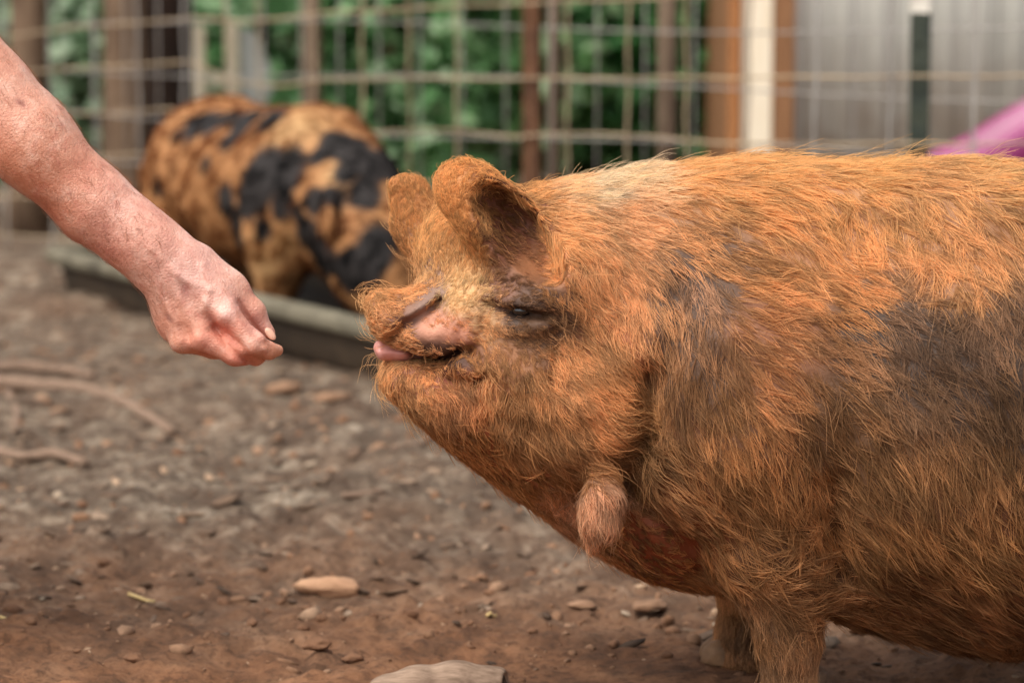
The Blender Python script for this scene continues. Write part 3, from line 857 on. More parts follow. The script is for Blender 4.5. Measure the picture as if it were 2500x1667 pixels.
    bar(X2(506) + 0.003, X2(556) - 0.003, D - 3.02, D - 3.0, zat(205), zat(188), cw, 'rail', root)
    V = np.array([(X2(592), D - 3.02, 0.01), (X2(668), D - 3.02, 0.01), (X2(668), D - 3.02, zat(175)), (X2(630), D - 3.02, zat(80)), (X2(592), D - 3.02, zat(64))])
    V = np.concatenate([V, V + [0, 0.02, 0]]); F = [(0, 1, 2, 3, 4), (9, 8, 7, 6, 5)] + [(i, 5 + i, 5 + (i + 1) % 5, (i + 1) % 5) for i in range(5)]
    child(obj('board', V, F, gp, smooth=False), root)

build_ground()
build_litter()
build_stones()
build_fence()
build_background()
# ================================================================== the big ginger pig
def sz(px, Y): return px * (Y + 3.0) / FPX      # photograph pixels to metres at depth Y

def build_pig():
    f = Field((-0.24, -0.30, -0.02), (1.02, 0.30, 0.64), 0.0036)
    def E(px, py, Y, a, b, c, rot=0, k=0.03, yaw=0, sub=False):
        f.ell(P(px, py, Y), (sz(a, Y), c, sz(b, Y)), rotZ(yaw) @ rotY(rot), k, sub)
    def L(pts, k=0.02, **kw):
        q = [P(a, b, Y) for a, b, Y, r in pts]; f.chain(q, [sz(r, Y) for a, b, Y, r in pts], k, **kw)
    # trunk
    E(1790, 930, 0.0, 420, 510, 0.215, k=0.05)
    E(2300, 1000, 0.0, 640, 560, 0.245, k=0.06)
    E(2850, 985, 0.0, 560, 525, 0.225, k=0.06)
    E(1560, 850, 0.0, 330, 385, 0.185, rot=-8, k=0.05)          # neck
    E(1690, 1120, 0.02, 270, 285, 0.17, k=0.05)                 # brisket
    E(1900, 530, 0.0, 500, 105, 0.10, k=0.06)                   # flat back
    E(2500, 535, 0.0, 500, 105, 0.12, k=0.06)
    E(1850, 1000, -0.11, 230, 330, 0.115, rot=6, k=0.05)        # near shoulder
    E(1850, 1000, 0.11, 230, 330, 0.115, rot=6, k=0.05)
    E(2950, 1050, -0.11, 260, 340, 0.12, k=0.05)                # haunches
    E(2950, 1050, 0.11, 260, 340, 0.12, k=0.05)
    E(2560, 1185, 0.0, 470, 415, 0.22, k=0.06)                 # hanging belly
    # jowls and throat
    E(1400, 1000, -0.06, 245, 200, 0.135, rot=28, k=0.045)
    E(1420, 1000, 0.05, 245, 200, 0.11, rot=28, k=0.045)
    E(1290, 1070, -0.02, 270, 130, 0.12, rot=38, k=0.04)
    E(1560, 1190, 0.01, 190, 150, 0.13, rot=25, k=0.05)
    # skull, turned a little towards the camera
    E(1270, 720, -0.02, 230, 220, 0.155, rot=0, k=0.04, yaw=15)
    E(1200, 600, 0.0, 130, 110, 0.11, rot=-20, k=0.04)          # poll
    E(1390, 650, 0.0, 190, 180, 0.165, k=0.05)
    E(1105, 612, 0.01, 78, 105, 0.085, k=0.03)                   # crown between the ears
    E(1270, 880, -0.075, 165, 125, 0.105, rot=10, k=0.035)      # cheek
    # dished face, muzzle, snout, jaw
    E(1135, 770, -0.06, 110, 105, 0.095, rot=-10, k=0.03)
    E(1075, 818, -0.078, 112, 70, 0.075, rot=8, k=0.02)         # upper lip
    E(1010, 768, -0.085, 95, 66, 0.062, rot=-24, k=0.014)       # snout
    E(952, 776, -0.09, 50, 72, 0.060, rot=-28, k=0.012)         # snout disc
    E(1060, 945, -0.065, 125, 82, 0.078, rot=26, k=0.02)        # chin
    E(985, 912, -0.07, 55, 60, 0.058, rot=30, k=0.016)
    E(1180, 990, -0.06, 165, 115, 0.105, rot=28, k=0.035)
    E(1150, 898, -0.125, 58, 36, 0.035, rot=10, k=0.014)        # corner of the lip
    # folds
    def K(pts, wpx, amp, ylim=-0.03, Y=-0.16, soft=0.015):
        f.stroke([P(a, b, Y) for a, b in pts], sz(wpx, Y), amp, ylim, soft)
    K([(900, 862), (985, 872), (1045, 884), (1085, 876), (1118, 856)], 9, 0.013, Y=-0.13)        # mouth
    K([(1118, 856), (1150, 850)], 12, 0.005, Y=-0.14)
    K([(1072, 738), (1035, 768), (990, 790), (955, 822)], 13, 0.009, Y=-0.13)                      # behind the snout disc
    K([(1060, 722), (1030, 745), (990, 766)], 10, -0.005, Y=-0.13)
    K([(1000, 826), (1060, 800), (1120, 800)], 30, -0.004, Y=-0.14)
    K([(1085, 770), (1050, 790)], 9, 0.004, Y=-0.14)
    K([(1150, 775), (1120, 800), (1125, 840)], 8, 0.004, Y=-0.14)
    K([(1098, 932), (1150, 938), (1195, 920)], 14, 0.006, Y=-0.16)
    K([(1190, 740), (1235, 756), (1280, 763), (1335, 768)], 12, 0.012, Y=-0.16, ylim=-0.05)
    K([(1225, 742), (1275, 741), (1320, 752)], 8, -0.006, Y=-0.16)
    K([(1235, 778), (1280, 782), (1325, 778)], 8, -0.004, Y=-0.16)
    K([(1200, 722), (1250, 712), (1310, 722)], 7, 0.004, Y=-0.16)       # eye slit
    K([(1190, 728), (1240, 720), (1300, 728)], 20, -0.007, Y=-0.16)                                # brow
    K([(1210, 792), (1270, 800), (1330, 790)], 18, -0.006, Y=-0.16)                                # under the eye
    K([(1180, 705), (1240, 690), (1310, 700)], 14, 0.004, Y=-0.16)
    K([(1185, 770), (1172, 830), (1150, 860)], 12, 0.004, Y=-0.15)
    K([(1362, 770), (1366, 860), (1350, 930)], 16, 0.005, Y=-0.18)                                 # cheek crease
    K([(1590, 930), (1600, 1040), (1560, 1120), (1545, 1200)], 36, 0.022, Y=-0.2, ylim=-0.06)     # jowl against shoulder
    K([(1545, 1200), (1640, 1290), (1740, 1400)], 30, 0.014, Y=-0.18, ylim=-0.08)
    K([(1670, 700), (1650, 820), (1620, 930)], 30, 0.005, Y=-0.2)
    K([(1205, 1040), (1330, 1060), (1450, 1040)], 26, 0.004, Y=-0.2)
    K([(2030, 1180), (2045, 1300), (2060, 1420)], 34, 0.016, Y=-0.2, ylim=-0.08)                  # elbow crease
    K([(1800, 640), (2000, 690), (2200, 700)], 60, 0.004, Y=-0.22)
    # wattle
    L([(1468, 1150, -0.185, 22), (1470, 1225, -0.20, 46), (1467, 1280, -0.205, 45), (1452, 1330, -0.203, 14)], k=0.006)
    # legs
    L([(1880, 1130, -0.115, 215), (1885, 1330, -0.125, 150), (1915, 1480, -0.13, 74), (1928, 1570, -0.13, 52), (1925, 1720, -0.13, 47), (1905, 1765, -0.13, 52)], k=0.03)
    L([(1960, 1395, -0.125, 95), (2035, 1435, -0.13, 22)], k=0.03)                                 # elbow point
    L([(1900, 1200, 0.12, 190), (1870, 1380, 0.125, 120), (1850, 1500, 0.13, 72), (1822, 1590, 0.13, 66), (1785, 1640, 0.13, 42)], k=0.03)
    for s in (-0.12, 0.12):
        L([(2960, 1150, s, 220), (2930, 1380, s, 140), (3030, 1520, s, 78), (3000, 1650, s, 60), (2985, 1700, s, 56)], k=0.03)
    # ears: near one is a cup that opens to the side, far one an upright flap
    R_ = rotZ(-14) @ rotY(-43)
    f.ell(P(1230, 560, -0.118), (sz(94, -.12), 0.044, sz(204, -.12)), R_, 0.012)
    f.ell(P(1132, 455, -0.10), (sz(62, -.1), 0.024, sz(54, -.1)), rotY(-20), 0.02)
    f.ell(P(1350, 690, -0.125), (sz(58, -.12), 0.045, sz(80, -.12)), rotY(-30), 0.03)
    f.ell(P(1256, 568, -0.174), (sz(66, -.12), 0.078, sz(168, -.12)), rotZ(-14) @ rotY(-43), 0.004, sub=True)
    f.chain([P(1330, 530, -0.13), P(1375, 605, -0.142), P(1386, 670, -0.145)], [sz(12, -.1), sz(14, -.1), sz(16, -.1)], 0.01)
    f.chain([P(1008, 474, 0.06), P(1034, 560, 0.055), P(1100, 650, 0.04)], [sz(54, 0), sz(70, 0), sz(74, 0)], 0.02, flat=2.2)
    f.chain([P(982, 462, 0.055), P(1005, 530, 0.055)], [sz(36, 0), sz(46, 0)], 0.015, flat=2.2)
    f.wobble(14, 0.0035, 3, 3)
    f.wobble(60, 0.0012, 8, 2)
    return f

pig_field = build_pig()
pigV, pigQ = pig_field.mesh()

# coat table: px, py, hair run (x, z), length mm, lift, hair colour r g b (throat, belly and ear cup shade painted in), hair density
HAIR = [
 (1480, 430, .9, .05, 38, .35, 246, 222, 182, 1.2), (1560, 450, .9, -.1, 42, .35, 240, 205, 150, 1.1), (1400, 470, .8, .0, 30, .35, 240, 195, 135, 1.1),
 (1700, 400, 1, -.02, 55, .30, 232, 172, 98, 1.1), (1900, 390, 1, .0, 58, .30, 234, 174, 98, 1.1), (2150, 380, 1, .0, 58, .3, 232, 172, 94, 1.1), (2420, 375, 1, -.05, 55, .3, 230, 178, 105, 1.1),
 (1750, 500, .7, -.6, 42, .3, 226, 162, 92, 1), (2000, 500, .45, -.8, 42, .3, 226, 164, 94, 1), (2300, 500, .35, -.9, 42, .3, 224, 164, 98, 1),
 (1700, 600, .5, -.8, 38, .28, 208, 142, 88, .95), (2000, 620, .3, -.95, 42, .3, 214, 148, 88, .95), (2350, 640, .3, -.95, 42, .3, 212, 148, 90, .95),
 (1800, 700, .8, -.5, 45, .3, 200, 132, 76, .95), (2050, 720, .6, -.7, 42, .3, 196, 128, 74, .9),
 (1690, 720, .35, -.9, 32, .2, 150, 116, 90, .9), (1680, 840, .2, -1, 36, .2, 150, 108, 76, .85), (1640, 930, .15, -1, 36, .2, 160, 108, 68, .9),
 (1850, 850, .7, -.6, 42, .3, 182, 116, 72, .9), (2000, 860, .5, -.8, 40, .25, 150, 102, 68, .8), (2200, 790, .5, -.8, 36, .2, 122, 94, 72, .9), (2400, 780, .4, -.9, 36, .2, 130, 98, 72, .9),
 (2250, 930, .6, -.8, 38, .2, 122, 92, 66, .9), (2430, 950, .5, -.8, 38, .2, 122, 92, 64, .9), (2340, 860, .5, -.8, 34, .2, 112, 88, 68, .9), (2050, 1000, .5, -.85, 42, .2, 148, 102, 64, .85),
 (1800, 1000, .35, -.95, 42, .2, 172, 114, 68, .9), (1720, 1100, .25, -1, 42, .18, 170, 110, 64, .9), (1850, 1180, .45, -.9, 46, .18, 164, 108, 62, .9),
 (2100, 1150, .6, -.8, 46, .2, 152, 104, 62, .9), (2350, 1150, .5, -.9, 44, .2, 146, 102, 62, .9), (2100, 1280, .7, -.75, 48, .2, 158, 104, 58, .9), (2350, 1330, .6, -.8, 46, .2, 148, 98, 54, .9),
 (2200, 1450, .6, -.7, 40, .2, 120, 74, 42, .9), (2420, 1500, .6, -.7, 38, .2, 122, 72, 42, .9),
 (1760, 1260, .4, -.95, 40, .15, 156, 104, 60, .9), (1850, 1340, .75, -.65, 44, .12, 150, 100, 58, .9), (1950, 1440, .9, -.2, 44, .2, 146, 98, 58, .9), (2030, 1450, 1, .05, 40, .2, 150, 104, 64, .9),
 (1880, 1520, .35, -1, 26, .08, 140, 98, 64, 2), (1930, 1640, .1, -1, 25, .06, 140, 104, 72, 2.4), (1800, 1600, -.3, -1, 25, .05, 166, 112, 68, 2.2),
 # head
 (1000, 440, -.2, 1, 9, .1, 224, 158, 88, 2), (1000, 520, -.2, 1, 11, .1, 222, 156, 88, 2), (1040, 620, -.1, 1, 16, .15, 222, 160, 90, 2),
 (1120, 420, -.3, 1, 9, .1, 216, 140, 70, 2), (1190, 410, .1, 1, 9, .1, 216, 142, 74, 2), (1110, 520, -.4, .8, 10, .1, 220, 150, 80, 2), (1110, 600, -.2, .9, 16, .15, 222, 158, 88, 2),
 (1215, 520, .6, -.5, 16, .15, 120, 62, 30, .8), (1250, 580, .6, -.5, 16, .15, 116, 60, 30, .8), (1270, 640, .6, -.5, 12, .2, 160, 98, 68, .3), (1290, 480, .8, -.6, 22, .3, 206, 136, 74, 1), (1360, 600, .6, -.4, 26, .5, 214, 152, 90, 1), (1375, 680, .5, -.8, 18, .25, 200, 130, 78, 1),
 (1120, 690, .2, .9, 14, .15, 240, 200, 132, 1.1), (1080, 740, .1, .8, 12, .15, 236, 198, 130, 1), (1150, 760, .6, .3, 12, .15, 238, 204, 142, 1),
 (1240, 705, .7, .2, 13, .2, 140, 98, 72, 1.2), (1220, 735, .7, .2, 11, .12, 158, 112, 80, 1), (1300, 735, .7, .1, 11, .12, 150, 106, 76, 1), (1275, 758, .8, -.2, 7, .1, 80, 56, 44, .4), (1230, 800, .8, -.5, 12, .15, 176, 128, 84, 1), (1310, 795, .8, -.4, 12, .15, 160, 114, 76, 1),
 (905, 760, -.9, .45, 40, .55, 206, 150, 92, 1), (960, 720, -.5, .8, 36, .5, 206, 142, 86, 1), (1000, 770, -.7, .3, 12, .35, 196, 142, 96, .7), (940, 805, -.9, .1, 34, .4, 196, 136, 86, .9),
 (1050, 800, .2, -.4, 7, .15, 208, 140, 100, .35), (1110, 830, .4, -.4, 8, .15, 210, 144, 104, .4), (1170, 830, .8, -.3, 14, .3, 206, 158, 104, 1),
 (1140, 895, .4, -.8, 18, .3, 170, 112, 66, 1), (950, 900, -.5, -.6, 36, .3, 206, 156, 100, 1), (1020, 940, .0, -1, 22, .2, 186, 124, 76, .9), (960, 980, -.3, -.9, 34, .3, 200, 146, 90, 1),
 (1110, 980, .25, -1, 26, .2, 178, 106, 68, .8), (1250, 880, .5, -.85, 18, .2, 190, 134, 84, 1), (1220, 960, .4, -.9, 26, .25, 198, 138, 86, 1), (1330, 960, .7, -.7, 30, .3, 192, 130, 80, 1),
 (1430, 840, .5, -.8, 28, .3, 206, 142, 88, 1), (1480, 920, .8, -.6, 32, .35, 198, 126, 74, 1), (1420, 1010, .8, -.6, 38, .3, 184, 118, 72, .95), (1300, 1050, .7, -.75, 40, .25, 176, 112, 66, .9),
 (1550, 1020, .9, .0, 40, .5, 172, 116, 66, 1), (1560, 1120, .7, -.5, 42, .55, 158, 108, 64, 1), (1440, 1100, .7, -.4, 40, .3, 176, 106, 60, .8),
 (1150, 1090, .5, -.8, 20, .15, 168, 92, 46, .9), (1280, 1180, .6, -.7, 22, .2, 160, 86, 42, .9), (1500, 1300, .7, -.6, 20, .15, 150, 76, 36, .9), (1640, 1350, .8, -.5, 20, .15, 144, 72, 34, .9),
 (1465, 1180, .05, -1, 26, .05, 170, 126, 98, 1.6), (1460, 1270, .0, -1, 26, .05, 166, 122, 94, 1.6),
 (1450, 700, .45, -.6, 28, .3, 214, 152, 98, 1), (1500, 560, .6, -.35, 32, .3, 228, 172, 116, 1), (1560, 640, .5, -.6, 32, .3, 214, 152, 100, 1), (1590, 780, .3, -.9, 32, .25, 198, 140, 92, 1), (1400, 560, .6, -.3, 28, .3, 222, 160, 98, 1),
 (2900, 420, 1, -.1, 50, .3, 228, 172, 100, 1), (2900, 800, .4, -.9, 40, .25, 190, 130, 78, .9), (2900, 1300, .4, -.9, 40, .2, 150, 100, 58, .9),
]
# skin table: px, py, colour, with the shade inside the ear cup painted in
SKIN = [
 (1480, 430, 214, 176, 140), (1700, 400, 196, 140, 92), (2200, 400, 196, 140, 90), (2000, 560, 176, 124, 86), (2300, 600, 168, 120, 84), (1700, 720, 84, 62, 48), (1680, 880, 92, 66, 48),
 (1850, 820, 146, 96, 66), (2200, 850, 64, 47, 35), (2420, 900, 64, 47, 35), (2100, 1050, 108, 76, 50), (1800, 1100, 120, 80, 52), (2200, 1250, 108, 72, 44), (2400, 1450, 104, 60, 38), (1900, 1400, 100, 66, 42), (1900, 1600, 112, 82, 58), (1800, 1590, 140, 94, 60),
 (1000, 480, 206, 140, 84), (1110, 500, 204, 136, 76), (1130, 660, 222, 172, 116), (1120, 730, 226, 178, 124), (1210, 510, 100, 52, 30), (1240, 570, 96, 50, 30), (1290, 655, 150, 98, 64), (1265, 610, 100, 54, 32), (1370, 640, 186, 124, 84),
 (1240, 710, 136, 96, 78), (1285, 762, 34, 25, 22), (1265, 757, 34, 25, 22), (1230, 748, 110, 78, 62), (1325, 768, 92, 66, 50), (1300, 782, 100, 72, 54), (1285, 740, 104, 74, 58), (1290, 805, 120, 88, 64), (1190, 790, 190, 146, 104),
 (930, 760, 190, 136, 104), (1030, 745, 150, 120, 106), (1058, 722, 156, 126, 110), (1000, 765, 150, 114, 96), (985, 785, 130, 92, 78), (1050, 800, 214, 150, 122), (1110, 830, 214, 148, 120), (1050, 878, 70, 44, 34), (1100, 866, 70, 44, 34),
 (1020, 930, 178, 118, 86), (1110, 970, 184, 110, 86), (1250, 880, 172, 120, 84), (1400, 980, 168, 104, 70), (1480, 880, 180, 114, 76), (1560, 1080, 120, 76, 48), (1440, 1110, 176, 100, 66), (1200, 1120, 150, 78, 42), (1500, 1300, 132, 64, 32), (1640, 1350, 128, 60, 30), (1465, 1230, 160, 118, 98), (1500, 640, 194, 140, 102),
]

# places where the skin shows: wrinkle of the snout, muzzle, mouth, eyelids, ear cup
BARE = [([(1062, 718), (1030, 745), (995, 764)], 12), ([(1072, 742), (1035, 772), (990, 794)], 8), ([(905, 856), (985, 868), (1045, 880), (1090, 872), (1118, 856)], 15),
        ([(1030, 815), (1110, 818)], 21), ([(1215, 750), (1250, 758), (1315, 766)], 10), ([(1275, 650), (1315, 685)], 15)]
def pig_fur_and_skin():
    skin = NB('pig_skin')
    at = skin.n('Attribute', attribute_name='coat')
    f1 = skin.noise(35, 5, 0.65)
    c = skin.mix(skin.ramp(f1, [(0.35, (0.25, 0.25, 0.25)), (0.65, (0, 0, 0))]), at.outputs['Color'], tuple(lin([92, 66, 48])))
    skin.bump(skin.noise(160, 5, 0.6), 0.5, 0.004)
    m = skin.done(c, 0.6, 0.3)
    root = empty('pig', (0.35, 0, 0))
    tag(root, 'large ginger pig with long coarse coat, stretching its snout towards the hand', 'pig')
    body = obj('body', pigV, pigQ, m); child(body, root)
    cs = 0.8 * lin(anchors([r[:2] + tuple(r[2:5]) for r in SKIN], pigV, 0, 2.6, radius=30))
    vcol(body, 'coat', cs)
    hm = hair_mat('pig_hair')

    def golden(c):
        """pull the table's hues together: one ginger coat, except the cream parts"""
        R_, g, b_ = c[:, 0], c[:, 1] / c[:, 0], c[:, 2] / c[:, 0]
        k = np.clip((g - 0.69) / 0.1, 0, 1)
        g2 = 0.55 + (g - 0.55) * 0.5; b2 = 0.235 + (b_ - 0.235) * 0.65
        g, b_ = g2 * (1 - k) + g * k, b2 * (1 - k) + b_ * k
        g, b_ = np.minimum(g, 0.79), np.minimum(b_, 0.52)
        return np.stack([R_, R_ * g, R_ * b_], 1)
    def region(roots):
        v = anchors(HAIR, roots, 0, 2.6, radius=50)
        v[:, 4:7] = 255 * (1 - (1 - np.clip(v[:, 4:7] / 255, 0, 1)) ** 1.0)
        return v
    def dens(c):
        d = anchors([(r[0], r[1], r[9]) for r in HAIR], c, 0, 2.0)[:, 0]
        vis = np.where((c[:, 1] < 0.06) | (c[:, 2] < 0.17), 1.0, 0.25) * np.where(c[:, 0] > 0.62, 0.12, 1.0)
        # finer, closer hair on the head
        h = np.clip((0.16 - c[:, 0]) / 0.1, 0, 1)
        slit = np.exp(-(((c[:, 0] - EYE[0]) / 0.017) ** 2 + ((c[:, 2] - EYE[2]) / 0.008) ** 2))
        bare = np.zeros(len(c))
        for pts, wpx in BARE:
            q = np.array([P(a, b, -0.15)[[0, 2]] for a, b in pts]); dm = np.full(len(c), 9.0)
            for i in range(len(q) - 1):
                ba = q[i + 1] - q[i]; t = np.clip(((c[:, [0, 2]] - q[i]) @ ba) / (ba @ ba), 0, 1)
                dm = np.minimum(dm, np.linalg.norm(c[:, [0, 2]] - q[i] - t[:, None] * ba, axis=1))
            bare = np.maximum(bare, np.exp(-(dm / sz(wpx, -.15)) ** 4))
        bare *= c[:, 1] < 0.0
        return d * vis * (1 + 2.4 * h) * (1 - 0.98 * slit) * (1 - 0.97 * bare)
    r = scatter(pigV, pigQ, 24000, dens)
    r0 = r + np.stack([noise3(r, 30, 5), np.zeros(len(r)), noise3(r, 30, 9)], 1) * 0.02
    v = region(r0)
    n = pig_field.normal(r)
    flow = np.stack([v[:, 0], np.zeros(len(r)), v[:, 1]], 1)
    sw = np.stack([noise3(r, 11, 21), 0.4 * noise3(r, 11, 23), noise3(r, 11, 25)], 1)
    flow = unit(unit(flow) + 0.62 * sw + RNG.normal(size=(len(r), 3)) * 0.26)
    top = np.clip(n[:, 2] - 0.3, 0, 1)[:, None]
    flow = unit(flow + top * np.stack([np.full(len(r), 0.6), np.sign(r[:, 1]) * 0.35, np.zeros(len(r))], 1))
    ln = v[:, 2] / 1000 * np.where(v[:, 2] < 24, 0.42, np.where(r[:, 0] < -0.09, 0.32, 0.72)) * RNG.uniform(0.7, 1.3, len(r))
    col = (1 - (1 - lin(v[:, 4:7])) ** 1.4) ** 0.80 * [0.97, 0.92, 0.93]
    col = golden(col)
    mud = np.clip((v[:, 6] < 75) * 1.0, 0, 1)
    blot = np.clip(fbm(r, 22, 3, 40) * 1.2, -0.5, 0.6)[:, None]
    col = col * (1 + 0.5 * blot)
    wet_shade = np.clip((150 - v[:, 5]) / 60, 0, 1)  # damp clumping, and painted shade that darkens the lower coat
    col = col * np.minimum(1.12, 0.92 / col.max(1, keepdims=True)) * (1 - 0.3 * wet_shade)[:, None]
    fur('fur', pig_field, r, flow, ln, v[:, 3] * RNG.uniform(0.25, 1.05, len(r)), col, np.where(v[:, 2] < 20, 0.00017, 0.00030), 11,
        np.where(v[:, 2] < 24, 0.0026, 0.0036 + 0.003 * wet_shade), 0.45 + 0.45 * wet_shade, hm, root)
    # long stray bristles, standing further off the skin
    r = scatter(pigV, pigQ, 1700, dens); v = region(r); n = pig_field.normal(r)
    flow = unit(np.stack([v[:, 0], np.zeros(len(r)), v[:, 1]], 1) + RNG.normal(size=(len(r), 3)) * 0.35)
    col = golden((1 - (1 - lin(v[:, 4:7])) ** 1.6) ** 0.82)
    fur('bristles', pig_field, r, flow, v[:, 2] / 1000 * RNG.uniform(1.0, 1.5, len(r)), np.clip(v[:, 3] * 1.5, 0.12, 0.9), col, np.full(len(r), 0.00021), 3,
        np.full(len(r), 0.006), np.full(len(r), 0.2), hm, root, frizz=0.3, seed=9, gap=0.002)
    # eye
    em = NB('pig_eye'); em.done(tuple(lin([26, 18, 14])), 0.03, 0.8)
    V, F = uvsphere(EYE, 0.0105)
    eb = obj('eyeball', V, F, em.m); child(eb, root)
    # tongue
    tm = NB('pig_tongue'); tc = tm.ramp(tm.noise(60, 3), [(0.3, lin4([190, 124, 112])), (0.7, lin4([210, 150, 138]))])
    tm.b.inputs['Subsurface Weight'].default_value = 0.15; tm.b.inputs['Subsurface Radius'].default_value = (0.01, 0.004, 0.003)
    tm.bump(tm.noise(300, 3), 0.15, 0.001); tm.done(tc, 0.32, 0.5)
    tf = Field(P(860, 900, -0.16) - 0.03, P(1080, 800, -0.02) + 0.03, 0.0016)
    tf.chain([P(1020, 868, -0.085), P(985, 856, -0.10), P(930, 848, -0.105)], [sz(18, -.09), sz(20, -.09), sz(19, -.09)], 0.006, flat=0.5)
    tf.cone(P(990, 868, -0.10), P(935, 864, -0.105), sz(15, -.09), sz(16, -.09), 0.004, flat=0.5)
    tf.stroke([P(920, 853, -0.13), P(960, 852, -0.13), P(1000, 860, -0.13)], sz(6, -.1), 0.0022, -0.06, 0.01)
    tf.smooth(1)
    V, Q = tf.mesh(); child(obj('tongue', V, Q, tm.m), root)
    # trotters
    hf = noisy('hoof', (112, 84, 60), (154, 118, 86), 40, 0.6, 0.3, 120, 0.002)
    for (px, py, Y) in ((1905, 1768, -0.13), (1792, 1645, 0.13), (2970, 1720, -0.12), (2970, 1690, 0.12)):
        c = P(px, py, Y); c[2] = 0.012
        hh = Field(c - 0.06, c + 0.06, 0.003)
        for s in (-1, 1):
            hh.ell(c + np.array([-0.012, s * 0.013, 0.0]), (0.030, 0.0125, 0.022), rotY(-14), 0.003)
        hh.wobble(70, 0.002, 6)
        V, Q = hh.mesh(); V[:, 2] = np.maximum(V[:, 2], 0.001)
        child(obj('trotter', V, Q, hf), root)
    return root

def uvsphere(c, r, nu=24, nv=14):
    V, F = [], []
    for i in range(nv + 1):
        th = math.pi * i / nv
        for j in range(nu):
            ph = 2 * math.pi * j / nu
            V.append((c[0] + r * math.sin(th) * math.cos(ph), c[1] + r * math.sin(th) * math.sin(ph), c[2] + r * math.cos(th)))
    for i in range(nv):
        for j in range(nu):
            k = (j + 1) % nu
            F.append((i * nu + j, (i + 1) * nu + j, (i + 1) * nu + k, i * nu + k))
    return V, F

# the eye sits just under the skin where the lids part
def surf(px, py):
    """first point of the pig's skin along the line of sight through px,py"""
    d = ray(px, py); t = np.linspace(2.6, 3.4, 801); q = CAM + d[None] * t[:, None]
    v = pig_field.sample(q); h = np.argmax(v < 0)
    return q[h]
EYE = surf(1274, 760) + np.array([0.0, 0.0040, 0.0])
# ================================================================== trough with water
TA = np.array([-1.25, 4.13]); TU = unit(np.array([0.953, -1.70])); TV = np.array([-TU[1], TU[0]])   # near left corner, along, across
TL, TW = 2.2, 0.52
def build_trough():
    c = TA + TU * TL / 2 + TV * TW / 2
    root = empty('feed_trough', (c[0], c[1], 0))
    tag(root, 'long black rubber trough with a thick worn olive rim, a spotted pig standing in it', 'trough')
    def loop(ins, z, rad, n=10):
        hl, hw = TL / 2 - ins, TW / 2 - ins; rad = max(rad - ins, 0.02); pts = []
        for (sx, sy, a0) in ((1, 1, 0), (-1, 1, 90), (-1, -1, 180), (1, -1, 270)):
            for k in range(n):
                a = math.radians(a0 + 90 * k / (n - 1)); u = sx * (hl - rad) + rad * math.cos(a); v = sy * (hw - rad) + rad * math.sin(a)
                p = c + TU * u + TV * v; pts.append((p[0], p[1], z))
        return pts
    def band(prof, mat_, nm):
        V, F = [], []; m = 40
        for ins, z in prof: V += loop(ins, z, 0.11)
        for i in range(len(prof) - 1):
            for j in range(m):
                k = (j + 1) % m; F.append((i * m + j, i * m + k, (i + 1) * m + k, (i + 1) * m + j))
        return V, F, m
    tub = noisy('black_rubber', (46, 37, 29), (84, 69, 53), 5, 0.8, 0.3, 40, 0.004)
    rim = noisy('worn_rim', (70, 64, 52), (112, 105, 88), 6, 0.75, 0.3, 60, 0.003, c3=(82, 73, 58))
    V, F, m = band([(0.075, -0.01), (0.05, 0.02), (0.028, 0.105), (0.05, 0.105), (0.07, 0.03), (0.10, 0.02)], tub, 'tub')
    F.append(tuple(5 * m + j for j in range(m))); F.append(tuple(range(m))[::-1])
    child(obj('tub', V, F, tub), root)
    V, F, m = band([(z[0], z[1] - 0.028) for z in ((0.030, 0.131), (0.002, 0.122), (-0.004, 0.128), (-0.004, 0.154), (0.006, 0.160), (0.014, 0.158), (0.018, 0.152), (0.024, 0.158), (0.034, 0.160), (0.040, 0.150), (0.038, 0.134), (0.030, 0.131))], rim, 'rim')
    child(obj('rim', V, F, rim), root)
    wm = NB('murky_water'); wm.bump(wm.noise(18, 3), 0.15, 0.01); wm.done(tuple(lin([40, 42, 44])), 0.08, 0.5)
    V = loop(0.062, 0.062, 0.11); V = np.array(V)
    wo = obj('water', np.concatenate([V, V - [0, 0, 0.003]]), [tuple(range(40)), tuple(range(79, 39, -1))] + [(j, 40 + j, 40 + (j + 1) % 40, (j + 1) % 40) for j in range(40)], wm.m, smooth=False)
    tag(wo, 'shallow dark water standing in the trough', 'water', kind='structure')

